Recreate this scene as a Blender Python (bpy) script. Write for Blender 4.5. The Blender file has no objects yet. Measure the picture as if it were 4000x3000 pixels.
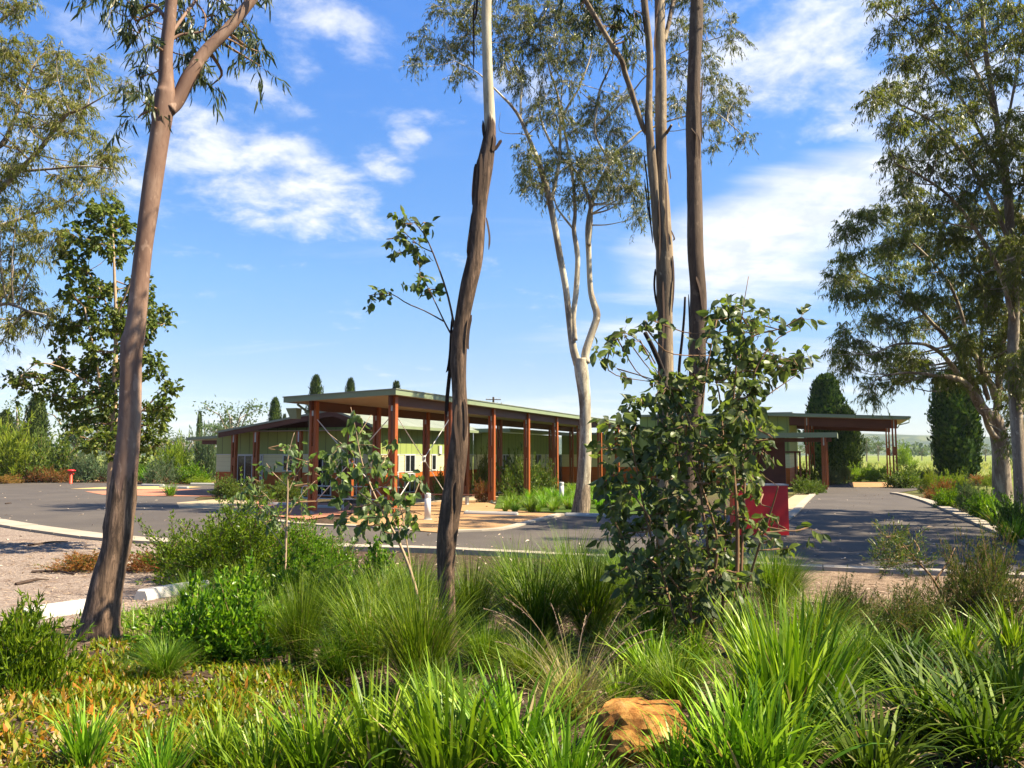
import bpy, bmesh, math
import numpy as np
from mathutils import Vector

rng = np.random.default_rng(11)
S = bpy.context.scene
C = S.collection

# ------------------------------------------------------------------ camera
F = 3200.0          # focal length in photo pixels (4000 wide)
HC = 2.2            # camera height above the car park
PITCH = math.atan(275 / F)
cam = bpy.data.cameras.new('camera')
cam.sensor_width = 36.0
cam.lens = 36.0 * F / 4000
cam.clip_end = 9000
cam.clip_start = 0.05
camo = bpy.data.objects.new('camera', cam)
C.objects.link(camo)
camo.location = (0, 0, HC)
camo.rotation_euler = (math.pi / 2 + PITCH, 0, 0)
S.camera = camo

# ------------------------------------------------------------------ light
SUN_EL = math.radians(51)
SUN_AZ = math.radians(-11)     # from +x towards +y
sun = bpy.data.lights.new('sun', 'SUN')
sun.energy = 5.0
sun.angle = math.radians(0.5)
sun.color = (1.0, 0.885, 0.67)
suno = bpy.data.objects.new('sun', sun)
C.objects.link(suno)
sd = Vector((math.cos(SUN_EL) * math.cos(SUN_AZ), math.cos(SUN_EL) * math.sin(SUN_AZ), math.sin(SUN_EL)))
suno.rotation_euler = sd.to_track_quat('Z', 'Y').to_euler()
S.view_settings.view_transform = 'Standard'
S.view_settings.look = 'None'
S.view_settings.exposure = 1.87
S.view_settings.gamma = 1.0
S.cycles.use_denoising = True
S.cycles.max_bounces = 8
S.cycles.transparent_max_bounces = 8


# ------------------------------------------------------------------ geometry helpers
cp, sp = math.cos(PITCH), math.sin(PITCH)


def ray(px, py):
    v = (1500 - py) / F
    return np.array([(px - 2000) / F, cp - v * sp, sp + v * cp])


def at(px, py, Y):
    r = ray(px, py)
    k = Y / r[1]
    return np.array([r[0] * k, Y, HC + r[2] * k])


def sstep(t):
    t = np.clip(t, 0, 1)
    return t * t * (3 - 2 * t)


def gz(x, y):
    b = 0.5 * sstep((15.0 - np.asarray(y, float)) / 9.0)
    near = sstep((14.5 - np.asarray(y, float)) / 4.0)
    return b + near * (0.025 * np.sin(1.7 * x + 0.6) * np.cos(1.3 * y) + 0.018 * np.sin(3.1 * x + 2.3 * y))


def gp(px, py):
    r = ray(px, py)
    s, q = r[2] / r[1], r[0] / r[1]
    y = (-HC) / s
    for _ in range(40):
        y = 0.5 * y + 0.5 * (gz(q * y, y) - HC) / s
    return np.array([q * y, y, float(gz(q * y, y))])


def azel(px, py):
    r = ray(px, py)
    r = r / np.linalg.norm(r)
    return math.atan2(r[0], r[1]), math.asin(r[2])


# ------------------------------------------------------------------ node helpers
class NT:
    def __init__(self, tree):
        self.t = tree
        tree.nodes.clear()

    def n(self, typ, **kw):
        nd = self.t.nodes.new(typ)
        for k, v in kw.items():
            setattr(nd, k, v)
        return nd

    def l(self, a, b):
        self.t.links.new(a, b)

    def val(self, sock, v):
        if hasattr(v, 'is_output') or isinstance(v, bpy.types.NodeSocket):
            self.t.links.new(v, sock)
        else:
            sock.default_value = v

    def math(self, op, a, b=0.0, clamp=False):
        nd = self.n('ShaderNodeMath', operation=op, use_clamp=clamp)
        self.val(nd.inputs[0], a)
        self.val(nd.inputs[1], b)
        return nd.outputs[0]

    def maprange(self, v, a, b, c=0.0, d=1.0, smooth=True):
        nd = self.n('ShaderNodeMapRange')
        nd.interpolation_type = 'SMOOTHSTEP' if smooth else 'LINEAR'
        self.val(nd.inputs[0], v)
        for i, x in enumerate((a, b, c, d)):
            nd.inputs[i + 1].default_value = x
        return nd.outputs[0]

    def noise(self, vec, scale, detail=4.0, rough=0.55, dist=0.0):
        nd = self.n('ShaderNodeTexNoise')
        if vec is not None:
            self.l(vec, nd.inputs['Vector'])
        nd.inputs['Scale'].default_value = scale
        nd.inputs['Detail'].default_value = detail
        nd.inputs['Roughness'].default_value = rough
        nd.inputs['Distortion'].default_value = dist
        return nd.outputs[0]

    def mapping(self, vec, scale=(1, 1, 1), rot=(0, 0, 0), loc=(0, 0, 0)):
        nd = self.n('ShaderNodeMapping')
        self.l(vec, nd.inputs[0])
        nd.inputs['Location'].default_value = loc
        nd.inputs['Rotation'].default_value = rot
        nd.inputs['Scale'].default_value = scale
        return nd.outputs[0]

    def ramp(self, v, stops, interp='LINEAR'):
        nd = self.n('ShaderNodeValToRGB')
        nd.color_ramp.interpolation = interp
        el = nd.color_ramp.elements
        while len(el) < len(stops):
            el.new(0.5)
        for e, (p, c) in zip(el, stops):
            e.position = p
            e.color = (c[0], c[1], c[2], 1)
        self.val(nd.inputs[0], v)
        return nd.outputs[0]

    def mix(self, f, a, b, blend='MIX'):
        nd = self.n('ShaderNodeMix', data_type='RGBA', blend_type=blend)
        self.val(nd.inputs[0], f)
        for sock, x in ((nd.inputs[6], a), (nd.inputs[7], b)):
            if isinstance(x, (tuple, list)):
                sock.default_value = (x[0], x[1], x[2], 1)
            else:
                self.l(x, sock)
        return nd.outputs[2]

    def bump(self, h, strength=0.5, dist=0.02):
        nd = self.n('ShaderNodeBump')
        nd.inputs['Strength'].default_value = strength
        nd.inputs['Distance'].default_value = dist
        self.l(h, nd.inputs['Height'])
        return nd.outputs[0]


MATS = {}
ALB = 0.67      # all surface colours are a little darker than first written


def new_mat(name):
    m = bpy.data.materials.new(name)
    m.use_nodes = True
    MATS[name] = m
    t = NT(m.node_tree)
    out = t.n('ShaderNodeOutputMaterial')
    p = t.n('ShaderNodeBsdfPrincipled')
    t.l(p.outputs[0], out.inputs[0])
    return m, t, p, out


def setc(t, p, col, rough=0.6, spec=0.3, normal=None, metal=0.0):
    if isinstance(col, (tuple, list)):
        p.inputs['Base Color'].default_value = (col[0] * ALB, col[1] * ALB, col[2] * ALB, 1)
    else:
        t.l(t.mix(1.0, col, (ALB, ALB, ALB), 'MULTIPLY'), p.inputs['Base Color'])
    t.val(p.inputs['Roughness'], rough)
    p.inputs['Specular IOR Level'].default_value = spec
    p.inputs['Metallic'].default_value = metal
    if normal is not None:
        t.l(normal, p.inputs['Normal'])


def leaf_mat(name, cols, trans=0.35, rough=0.45, spec=0.35, tcol=None):
    m, t, p, out = new_mat(name)
    g = t.n('ShaderNodeNewGeometry')
    n = len(cols)
    col = t.ramp(g.outputs['Random Per Island'], [(i / max(1, n - 1), c) for i, c in enumerate(cols)])
    oi = t.n('ShaderNodeObjectInfo')
    hs = t.n('ShaderNodeHueSaturation')
    t.l(col, hs.inputs['Color'])
    t.l(t.maprange(oi.outputs['Random'], 0, 1, 0.485, 0.515, False), hs.inputs['Hue'])
    t.l(t.maprange(oi.outputs['Random'], 0, 1, 0.85, 1.15, False), hs.inputs['Value'])
    col = t.mix(1.0, hs.outputs[0], (1.32, 1.32, 1.32), 'MULTIPLY')
    setc(t, p, col, rough, spec * .6)
    tr = t.n('ShaderNodeBsdfTranslucent')
    tc = tcol or (1.6, 1.7, 0.8)
    tm = t.mix(1.0, col, tuple(x * ALB for x in tc), 'MULTIPLY')
    t.l(tm, tr.inputs[0])
    mx = t.n('ShaderNodeMixShader')
    mx.inputs[0].default_value = trans
    t.l(p.outputs[0], mx.inputs[1])
    t.l(tr.outputs[0], mx.inputs[2])
    t.l(mx.outputs[0], out.inputs[0])
    return m


def objco(t):
    return t.n('ShaderNodeTexCoord').outputs['Object']


def simple_mat(name, col, rough=0.6, spec=0.3, var=0.12, scale=3.0, bump=0.0, metal=0.0, stretch=(1, 1, 1)):
    m, t, p, out = new_mat(name)
    v = t.mapping(objco(t), stretch)
    f = t.noise(v, scale, 6, 0.6)
    lo = tuple(c * (1 - var) for c in col)
    hi = tuple(min(1, c * (1 + var)) for c in col)
    c = t.ramp(f, [(0.3, lo), (0.7, hi)])
    nrm = t.bump(t.noise(v, scale * 12, 5, 0.6), bump, 0.01) if bump else None
    setc(t, p, c, rough, spec, nrm, metal)
    return m


# ------------------------------------------------------------------ sky
world = bpy.data.worlds.new('World')
S.world = world
world.use_nodes = True
W = NT(world.node_tree)
wout = W.n('ShaderNodeOutputWorld')
bg = W.n('ShaderNodeBackground')
bg.inputs[1].default_value = 0.0505
W.l(bg.outputs[0], wout.inputs[0])
sky = W.n('ShaderNodeTexSky', sky_type='NISHITA')
sky.sun_disc = False
sky.sun_elevation = SUN_EL
sky.sun_rotation = math.pi / 2 - SUN_AZ
sky.altitude = 100
sky.air_density = 1.0
sky.dust_density = 0.6
sky.ozone_density = 2.2
hs = W.n('ShaderNodeHueSaturation')
W.l(sky.outputs[0], hs.inputs['Color'])
hs.inputs['Hue'].default_value = 0.508
hs.inputs['Saturation'].default_value = 1.22
hs.inputs['Value'].default_value = 1.0
skyc = hs.outputs[0]
dirv = W.n('ShaderNodeTexCoord').outputs['Generated']
sep = W.n('ShaderNodeSeparateXYZ')
W.l(dirv, sep.inputs[0])
az = W.math('ARCTAN2', sep.outputs[0], sep.outputs[1])
el = W.math('ARCSINE', sep.outputs[2])
zz = W.math('ADD', W.math('MAXIMUM', sep.outputs[2], 0.0), 0.22)
cu = W.n('ShaderNodeCombineXYZ')
W.l(W.math('DIVIDE', sep.outputs[0], zz), cu.inputs[0])
W.l(W.math('DIVIDE', sep.outputs[1], zz), cu.inputs[1])
cuv = cu.outputs[0]
# (px, py, rx, ry, tilt in degrees, strength) of each cloud bank as seen from the place
CLOUDS = [
    (980, 650, 560, 230, -14, 1.0), (1250, 850, 380, 100, -6, .75), (700, 520, 220, 120, 20, .55), (1080, 400, 260, 90, -30, .6), (520, 180, 330, 120, -12, .55),
    (1600, 560, 110, 80, 20, .66), (1500, 640, 130, 90, -20, .62), (1180, 250, 200, 90, -15, .5), (2000, 300, 300, 120, -10, .35), (1120, 60, 420, 90, 0, .62), (1450, 330, 350, 120, -20, .42),
    (3050, 240, 640, 210, 12, .92), (3350, 470, 320, 60, 5, .6), (2700, 60, 300, 90, 10, .6), (3600, 300, 500, 260, 0, .8),
    (600, 700, 200, 130, 0, .6), (330, 480, 330, 200, 0, .6), (120, 1450, 260, 100, 0, .7), (4300, 500, 700, 500, 0, .8), (-500, 600, 500, 300, 0, .7),
]
CIRRUS = [(3080, 890, 800, 250, 17, .92), (3250, 760, 500, 130, 20, .72), (2500, 1270, 520, 80, 6, .42), (2050, 1620, 560, 70, 0, .42), (3200, 1450, 560, 130, 3, .38), (150, 1400, 320, 130, 0, .42), (800, 1600, 500, 70, 0, .3), (3000, 1080, 520, 160, 6, .55)]


def bank(lst):
    acc = None
    for (px, py, rx, ry, tilt, s) in lst:
        a0, e0 = azel(px, py)
        ca, sa = math.cos(math.radians(tilt)), math.sin(math.radians(tilt))
        da = W.math('SUBTRACT', az, a0)
        de = W.math('SUBTRACT', el, e0)
        u = W.math('ADD', W.math('MULTIPLY', da, ca * F / rx), W.math('MULTIPLY', de, sa * F / rx))
        v = W.math('ADD', W.math('MULTIPLY', da, -sa * F / ry), W.math('MULTIPLY', de, ca * F / ry))
        d2 = W.math('ADD', W.math('MULTIPLY', u, u), W.math('MULTIPLY', v, v))
        m = W.math('MULTIPLY', W.math('MAXIMUM', W.math('SUBTRACT', 1.0, d2), -0.6), s)
        acc = m if acc is None else W.math('MAXIMUM', acc, m)
    return acc


n1 = W.noise(W.mapping(cuv, (1.0, 1.0, 1)), 3.2, 9, 0.6, 0.35)
n2 = W.noise(W.mapping(cuv, (1.0, 1.0, 1), loc=(3, 7, 0)), 9.0, 6, 0.62, 0.2)
nn = W.math('ADD', W.math('MULTIPLY', n1, 0.55), W.math('MULTIPLY', n2, 0.45))
dens = W.math('ADD', W.math('MULTIPLY', bank(CLOUDS), 0.72), W.math('MULTIPLY', W.math('SUBTRACT', nn, 0.5), 3.4))
c1 = W.maprange(dens, 0.05, 0.95)
n3 = W.noise(W.mapping(cuv, (0.8, 2.6, 1), rot=(0, 0, math.radians(-25))), 1.6, 7, 0.55, 0.4)
dens2 = W.math('ADD', bank(CIRRUS), W.math('MULTIPLY', W.math('SUBTRACT', n3, 0.5), 1.9))
c2 = W.maprange(dens2, -0.05, 0.95)
calpha = W.math('MAXIMUM', W.math('MULTIPLY', c1, 0.9), W.math('MULTIPLY', c2, 0.95), True)
grade = W.ramp(W.math('DIVIDE', el, 0.8, True), [(0.0, (.76, .79, .92)), (.12, (.84, .84, .97)), (.26, (.96, 1.08, 1.08)), (.60, (1.02, 1.33, 1.52)), (1.0, (1.02, 1.33, 1.52))])
skyh = W.mix(1.0, skyc, grade, 'MULTIPLY')     # deep vivid blue above, paler air low over the horizon
shade = W.maprange(n2, 0.35, 0.62, 0.0, 1.0)
cloudc = W.mix(shade, (4.9, 5.2, 5.7), (6.3, 6.35, 6.4))
final = W.mix(calpha, skyh, cloudc)
W.l(final, bg.inputs[0])

# ------------------------------------------------------------------ materials
BARKS = {}


def bark_mat(name, dark, mid, pale, scale=6.0, pale_at=0.55, bump=0.5, split=None, stretch=0.16):
    """Blotchy gum bark; split=(z, dark2, mid2): rough fibrous bark below that height, smooth above."""
    m, t, p, out = new_mat(name)
    co = objco(t)
    v = t.mapping(co, (1, 1, stretch))
    f = t.noise(v, scale, 6, 0.62, 0.6)
    f2 = t.noise(t.mapping(co, (1, 1, 0.35)), scale * 0.45, 4, 0.6, 0.5)
    c = t.ramp(f, [(0.28, dark), (0.45, mid), (pale_at, pale), (0.8, tuple(min(1, x * 1.1) for x in pale))])
    c = t.mix(t.maprange(f2, 0.45, 0.62), c, t.ramp(f, [(0.3, dark), (0.7, mid)]))
    fine = t.noise(t.mapping(co, (1, 1, 0.22)), 26, 6, 0.75, .5)
    c = t.mix(t.maprange(fine, .36, .5, .55, 0.0), c, dark)
    c = t.mix(t.maprange(t.noise(t.mapping(co, (1, 1, .5)), 11, 3, .6), .60, .68, 0, .6), c, tuple(min(1, x * 1.25) for x in pale))
    h = t.math('ADD', t.math('MULTIPLY', f, 0.5), t.math('MULTIPLY', fine, 0.6))
    if split:
        z0, d2, m2 = split
        s = t.n('ShaderNodeSeparateXYZ')
        t.l(co, s.inputs[0])
        ed = t.noise(t.mapping(co, (1, 1, 0.1)), 9, 3, 0.5)
        zz_ = t.math('ADD', s.outputs[2], t.math('MULTIPLY', ed, 0.9))
        up = t.maprange(zz_, z0 + 0.4, z0 + 0.46)
        fib = t.noise(t.mapping(co, (1, 1, 0.09)), 17, 7, 0.75, 0.8)
        cl = t.ramp(fib, [(0.34, d2), (0.5, m2), (0.64, tuple(x * 2.3 for x in m2))])
        cl = t.mix(t.maprange(fine, .38, .55, .7, 0.0), cl, d2)
        c = t.mix(up, cl, c)
        h = t.math('ADD', t.math('MULTIPLY', h, 0.3), t.math('MULTIPLY', fib, t.maprange(up, 0, 1, 1.3, 0.0, False)))
    setc(t, p, c, 0.8, 0.2, t.bump(h, bump, 0.03))
    return m


bark_pink = bark_mat('bark_pink', (.15, .085, .06), (.27, .16, .11), (.37, .25, .18), 3.2, .6, .3, (1.5, (.055, .035, .024), (.17, .108, .07)), .35)
bark_centre = bark_mat('bark_centre', (.30, .25, .16), (.48, .41, .28), (.60, .53, .38), 3, .5, .6, (4.72, (.04, .025, .017), (.145, .092, .06)))
bark_pale = bark_mat('bark_pale', (.10, .065, .042), (.42, .34, .235), (.66, .58, .42), 2.0, .46, .3, (1.1, (.08, .06, .045), (.28, .21, .14)))
bark_grey = bark_mat('bark_grey', (.09, .06, .038), (.26, .185, .115), (.46, .36, .23), 6, .60, .6, None, .05)
bark_brown = bark_mat('bark_brown', (.05, .033, .022), (.135, .09, .06), (.215, .155, .105), 5, .6, .6, None, .05)
bark_right = bark_mat('bark_right', (.13, .09, .065), (.32, .245, .17), (.58, .49, .35), 2.4, .56, .4)
stem_mat = simple_mat('stem', (.26, .15, .08), .7, .2, .3, 8)
stem_pale = simple_mat('stem_pale', (.46, .32, .20), .7, .2, .25, 8)
dead_mat = simple_mat('deadwood', (.05, .04, .035), .9, .1, .3, 10, .4)
strip_mat = simple_mat('bark_strip', (.075, .05, .038), .9, .1, .45, 6, .5, 0, (1, 1, .1))

leaf_gum = leaf_mat('leaf_gum', [(.055, .08, .018), (.09, .115, .028), (.14, .155, .04), (.20, .19, .055), (.075, .105, .032)], .38, .38, .5)
leaf_dark = leaf_mat('leaf_dark', [(.04, .052, .022), (.06, .075, .03), (.085, .10, .035)], .32, .4, .45)
leaf_feather = leaf_mat('leaf_feather', [(.085, .105, .018), (.15, .165, .03), (.22, .21, .04), (.13, .145, .04), (.27, .23, .07)], .45, .45, .4)
leaf_olive = leaf_mat('leaf_olive', [(.065, .088, .017), (.115, .135, .026), (.17, .175, .036), (.10, .12, .034), (.22, .195, .058)], .42, .4, .5)
leaf_broad = leaf_mat('leaf_broad', [(.04, .075, .014), (.07, .115, .018), (.115, .165, .025), (.18, .21, .035)], .32, .45, .3)
leaf_sapling = leaf_mat('leaf_sapling', [(.05, .08, .026), (.075, .11, .038), (.105, .14, .06), (.13, .19, .03), (.17, .20, .11)], .42, .42, .4)
leaf_shrub = leaf_mat('leaf_shrub', [(.038, .09, .006), (.075, .15, .008), (.125, .215, .010), (.21, .30, .018)], .4, .35, .4)
leaf_lime = leaf_mat('leaf_lime', [(.105, .165, .012), (.17, .235, .018), (.25, .30, .028)], .4, .5, .3)
leaf_greygreen = leaf_mat('leaf_greygreen', [(.06, .09, .04), (.09, .13, .06), (.13, .17, .08)], .3, .5, .3)
leaf_cypress = leaf_mat('leaf_cypress', [(.012, .026, .006), (.026, .05, .010), (.05, .08, .014), (.085, .115, .02)], .15, .6, .2)
leaf_fine = leaf_mat('leaf_fine', [(.03, .055, .012), (.06, .09, .016), (.10, .125, .025), (.17, .11, .04)], .3, .4, .4)
leaf_rust = leaf_mat('leaf_rust', [(.22, .07, .02), (.30, .12, .03), (.16, .10, .03), (.10, .13, .02)], .3, .5, .3)
grass_fine = leaf_mat('grass_fine', [(.033, .075, .004), (.065, .125, .006), (.12, .185, .010), (.21, .28, .025)], .3, .42, .32)
grass_bright = leaf_mat('grass_bright', [(.06, .14, .007), (.10, .20, .011), (.15, .26, .016), (.22, .32, .03)], .4, .4, .35)
grass_strap = leaf_mat('grass_strap', [(.045, .105, .005), (.095, .18, .008), (.175, .275, .013), (.30, .40, .04)], .28, .42, .32)
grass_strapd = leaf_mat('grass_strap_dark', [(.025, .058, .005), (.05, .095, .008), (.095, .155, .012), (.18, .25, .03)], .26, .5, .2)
grass_dry = leaf_mat('grass_dry', [(.14, .17, .03), (.22, .20, .06), (.34, .26, .11), (.10, .17, .03)], .35, .5, .3)
cover_mat = leaf_mat('cover', [(.06, .12, .005), (.10, .17, .006), (.15, .22, .008), (.20, .26, .010), (.25, .22, .014), (.11, .18, .006), (.34, .15, .014), (.08, .14, .005)], .38, .4, .4)
straw_mat = leaf_mat('straw', [(.16, .11, .045), (.28, .20, .09), (.38, .29, .15), (.12, .13, .03)], .25, .6, .2)
litter_mat = leaf_mat('litter', [(.12, .07, .045), (.20, .13, .09), (.30, .21, .15), (.42, .30, .22), (.09, .055, .035)], .1, .7, .2, (1, .9, .8))
fallen_mat = leaf_mat('fallen', [(.40, .30, .20), (.55, .46, .36), (.30, .20, .12)], .1, .6, .3, (1, .9, .8))

# ground: dark leaf mulch near, meadow grass further off
gm, t, p, out = new_mat('ground_soil')
co = objco(t)
sx = t.n('ShaderNodeSeparateXYZ')
t.l(co, sx.inputs[0])
chips = t.n('ShaderNodeTexVoronoi')
chips.inputs['Scale'].default_value = 34
t.l(t.mapping(co, (1, 2.2, 1), rot=(0, 0, .5)), chips.inputs['Vector'])
fn = t.noise(co, 5, 8, .7)
mul = t.ramp(chips.outputs['Color'], [(0.0, (.035, .022, .014)), (.45, (.095, .06, .038)), (.8, (.17, .115, .075)), (1, (.30, .22, .15))])
mul = t.mix(t.maprange(fn, .4, .65), mul, (.05, .033, .022))
gfar = t.noise(t.mapping(co, (1, .25, 1)), .06, 6, .6)
gfine = t.noise(t.mapping(co, (1, .3, 1)), 2.5, 6, .7)
grs = t.ramp(t.math('ADD', t.math('MULTIPLY', gfar, .6), t.math('MULTIPLY', gfine, .4)), [(.3, (.10, .15, .02)), (.5, (.19, .23, .035)), (.62, (.27, .28, .06)), (.75, (.33, .29, .10))])
c = t.mix(t.maprange(t.math('ADD', sx.outputs[1], t.math('MULTIPLY', fn, 14)), 40, 75), mul, grs)
setc(t, p, c, .9, .1, t.bump(t.math('ADD', chips.outputs['Distance'], fn), .6, .03))

road_m, t, p, out = new_mat('asphalt')
co = objco(t)
a = t.noise(co, 55, 4, .7)
b = t.noise(co, .35, 5, .6)
c = t.ramp(a, [(.3, (.055, .045, .037)), (.6, (.10, .082, .067)), (.8, (.17, .14, .115))])
c = t.mix(t.maprange(b, .4, .65, 0, .5), c, (.13, .107, .085))
c = t.mix(t.maprange(t.noise(t.mapping(co, (.25, 1, 1)), .9, 5, .65), .56, .7, 0, .6), c, (.065, .053, .043))
setc(t, p, c, .85, .25, t.bump(a, .4, .006))

gravel_m, t, p, out = new_mat('gravel')
co = objco(t)
vo = t.n('ShaderNodeTexVoronoi')
vo.inputs['Scale'].default_value = 46
t.l(co, vo.inputs['Vector'])
b = t.noise(co, 1.1, 5, .65)
c = t.ramp(vo.outputs['Color'], [(0, (.13, .092, .07)), (.4, (.25, .19, .15)), (.75, (.37, .29, .235)), (1, (.52, .42, .35))])
c = t.mix(t.maprange(b, .48, .66, 0, .6), c, (.17, .11, .08))
setc(t, p, c, .9, .2, t.bump(vo.outputs['Distance'], .8, .02))


gravel_b, t, p, out = new_mat('brown_gravel')
co = objco(t)
vo = t.n('ShaderNodeTexVoronoi')
vo.inputs['Scale'].default_value = 40
t.l(co, vo.inputs['Vector'])
b = t.noise(co, 1.6, 6, .7)
c = t.ramp(vo.outputs['Color'], [(0, (.11, .07, .042)), (.4, (.24, .16, .10)), (.75, (.36, .255, .17)), (1, (.50, .38, .27))])
c = t.mix(t.maprange(b, .42, .62, 0, .75), c, (.11, .068, .04))
setc(t, p, c, .9, .15, t.bump(vo.outputs['Distance'], .8, .02))


def paving(name, col, var=.15):
    m, t, p, out = new_mat(name)
    co = objco(t)
    a = t.noise(co, 60, 4, .7)
    b = t.noise(co, .8, 6, .65)
    c = t.ramp(b, [(.3, tuple(x * (1 - var) for x in col)), (.7, tuple(x * (1 + var * .6) for x in col))])
    c = t.mix(t.maprange(a, .35, .7, 0, .35), c, tuple(x * .6 for x in col))
    setc(t, p, c, .85, .2, t.bump(a, .3, .005))
    return m


tan_m = paving('tan_concrete', (.45, .26, .115), .2)
salmon_m = paving('salmon_concrete', (.50, .21, .12))
yellow_m = paving('yellow_concrete', (.66, .46, .18))
cream_path = paving('cream_concrete', (.46, .36, .22))
kerb_m = paving('kerb_concrete', (.46, .39, .30), .2)
stop_m = paving('wheel_stop_concrete', (.58, .54, .48), .12)

timber_red = simple_mat('oiled_timber', (.36, .09, .017), .5, .35, .28, 2.2, .15, 0, (1, 1, .12))
beam_m = simple_mat('beam_timber', (.12, .036, .016), .55, .3, .25, 2.0, .12, 0, (.3, .3, 1))
fascia_m = simple_mat('fascia_green', (.25, .30, .165), .45, .4, .08, 1.2)
roof_m, t, p, out = new_mat('roof_sheet')
co = objco(t)
wv = t.n('ShaderNodeTexWave')
wv.inputs['Scale'].default_value = 1.6
t.l(t.mapping(co, (0.0, 1, 0), (0, 0, 0)), wv.inputs['Vector'])
wv.bands_direction = 'Y'
setc(t, p, t.ramp(t.noise(co, 1.1, 5, .6), [(.3, (.20, .22, .15)), (.7, (.30, .32, .23))]), .5, .4, t.bump(wv.outputs[1], .6, .05))
soffit_m = simple_mat('soffit', (.42, .33, .22), .7, .2, .06, 1.0)
steel_m = simple_mat('galvanised_steel', (.55, .55, .52), .45, .5, .15, 6, 0, .3)
white_m = simple_mat('white_paint', (.72, .71, .68), .5, .4, .06, 5)
frame_m = simple_mat('aluminium_frame', (.62, .63, .62), .4, .5, .06, 5)
red_m = simple_mat('red_paint', (.75, .014, .016), .45, .4, .15, 1.5)
orange_red_m = simple_mat('orange_red_paint', (.60, .07, .02), .5, .4, .12, 4)
greycap_m = simple_mat('grey_cap', (.42, .36, .32), .6, .3, .1, 5)
screen_m = simple_mat('rust_panel', (.11, .026, .014), .6, .3, .25, 2)
glass_m, t, p, out = new_mat('dark_glass')
setc(t, p, (.012, .015, .016), .05, .6)
lettering_m = simple_mat('dark_lettering', (.06, .06, .06), .6, .2, .05, 3)
rod_m = simple_mat('pale_rod', (.70, .66, .58), .4, .5, .1, 5)


def clad(name, col, period, axis, var=.1, depth=.04, dark=.55):
    """Sheet cladding; thin joints every `period` metres along the axis (boards or battens)."""
    m, t, p, out = new_mat(name)
    co = objco(t)
    s = t.n('ShaderNodeSeparateXYZ')
    t.l(co, s.inputs[0])
    v = s.outputs[axis] if axis != 'ra' else t.math('ADD', s.outputs[0], s.outputs[1])
    fr = t.math('FRACT', t.math('DIVIDE', v, period))
    j = t.math('LESS_THAN', t.math('ABSOLUTE', t.math('SUBTRACT', fr, .5)), depth)
    b = t.noise(t.mapping(co, (1, 1, .4)), 1.3, 6, .6)
    c = t.ramp(b, [(.3, tuple(x * (1 - var) for x in col)), (.7, tuple(x * (1 + var) for x in col))])
    c = t.mix(j, c, tuple(x * dark for x in col))
    setc(t, p, c, .6, .3, t.bump(j, .5, -.02))
    return m


green_panel = clad('green_sheet', (.29, .355, .095), .62, 'ra', .08, .035, .42)
cream_panel = clad('cream_boards', (.74, .70, .38), .24, 2, .06, .03, .72)
orange_boards = clad('orange_boards', (.55, .125, .012), .24, 2, .15, .04, .6)


# ------------------------------------------------------------------ mesh helpers
def catmull(pts, n):
    P = np.asarray(pts, float)
    if len(P) < 3:
        t = np.linspace(0, 1, n)[:, None]
        return P[0] * (1 - t) + P[-1] * t
    Q = np.vstack([2 * P[0] - P[1], P, 2 * P[-1] - P[-2]])
    m = len(P) - 1
    tt = np.linspace(0, m - 1e-9, n)
    i = tt.astype(int)
    f = (tt - i)[:, None]
    a, b, c, d = Q[i], Q[i + 1], Q[i + 2], Q[i + 3]
    return .5 * ((2 * b) + (-a + c) * f + (2 * a - 5 * b + 4 * c - d) * f ** 2 + (-a + 3 * b - 3 * c + d) * f ** 3)


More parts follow.
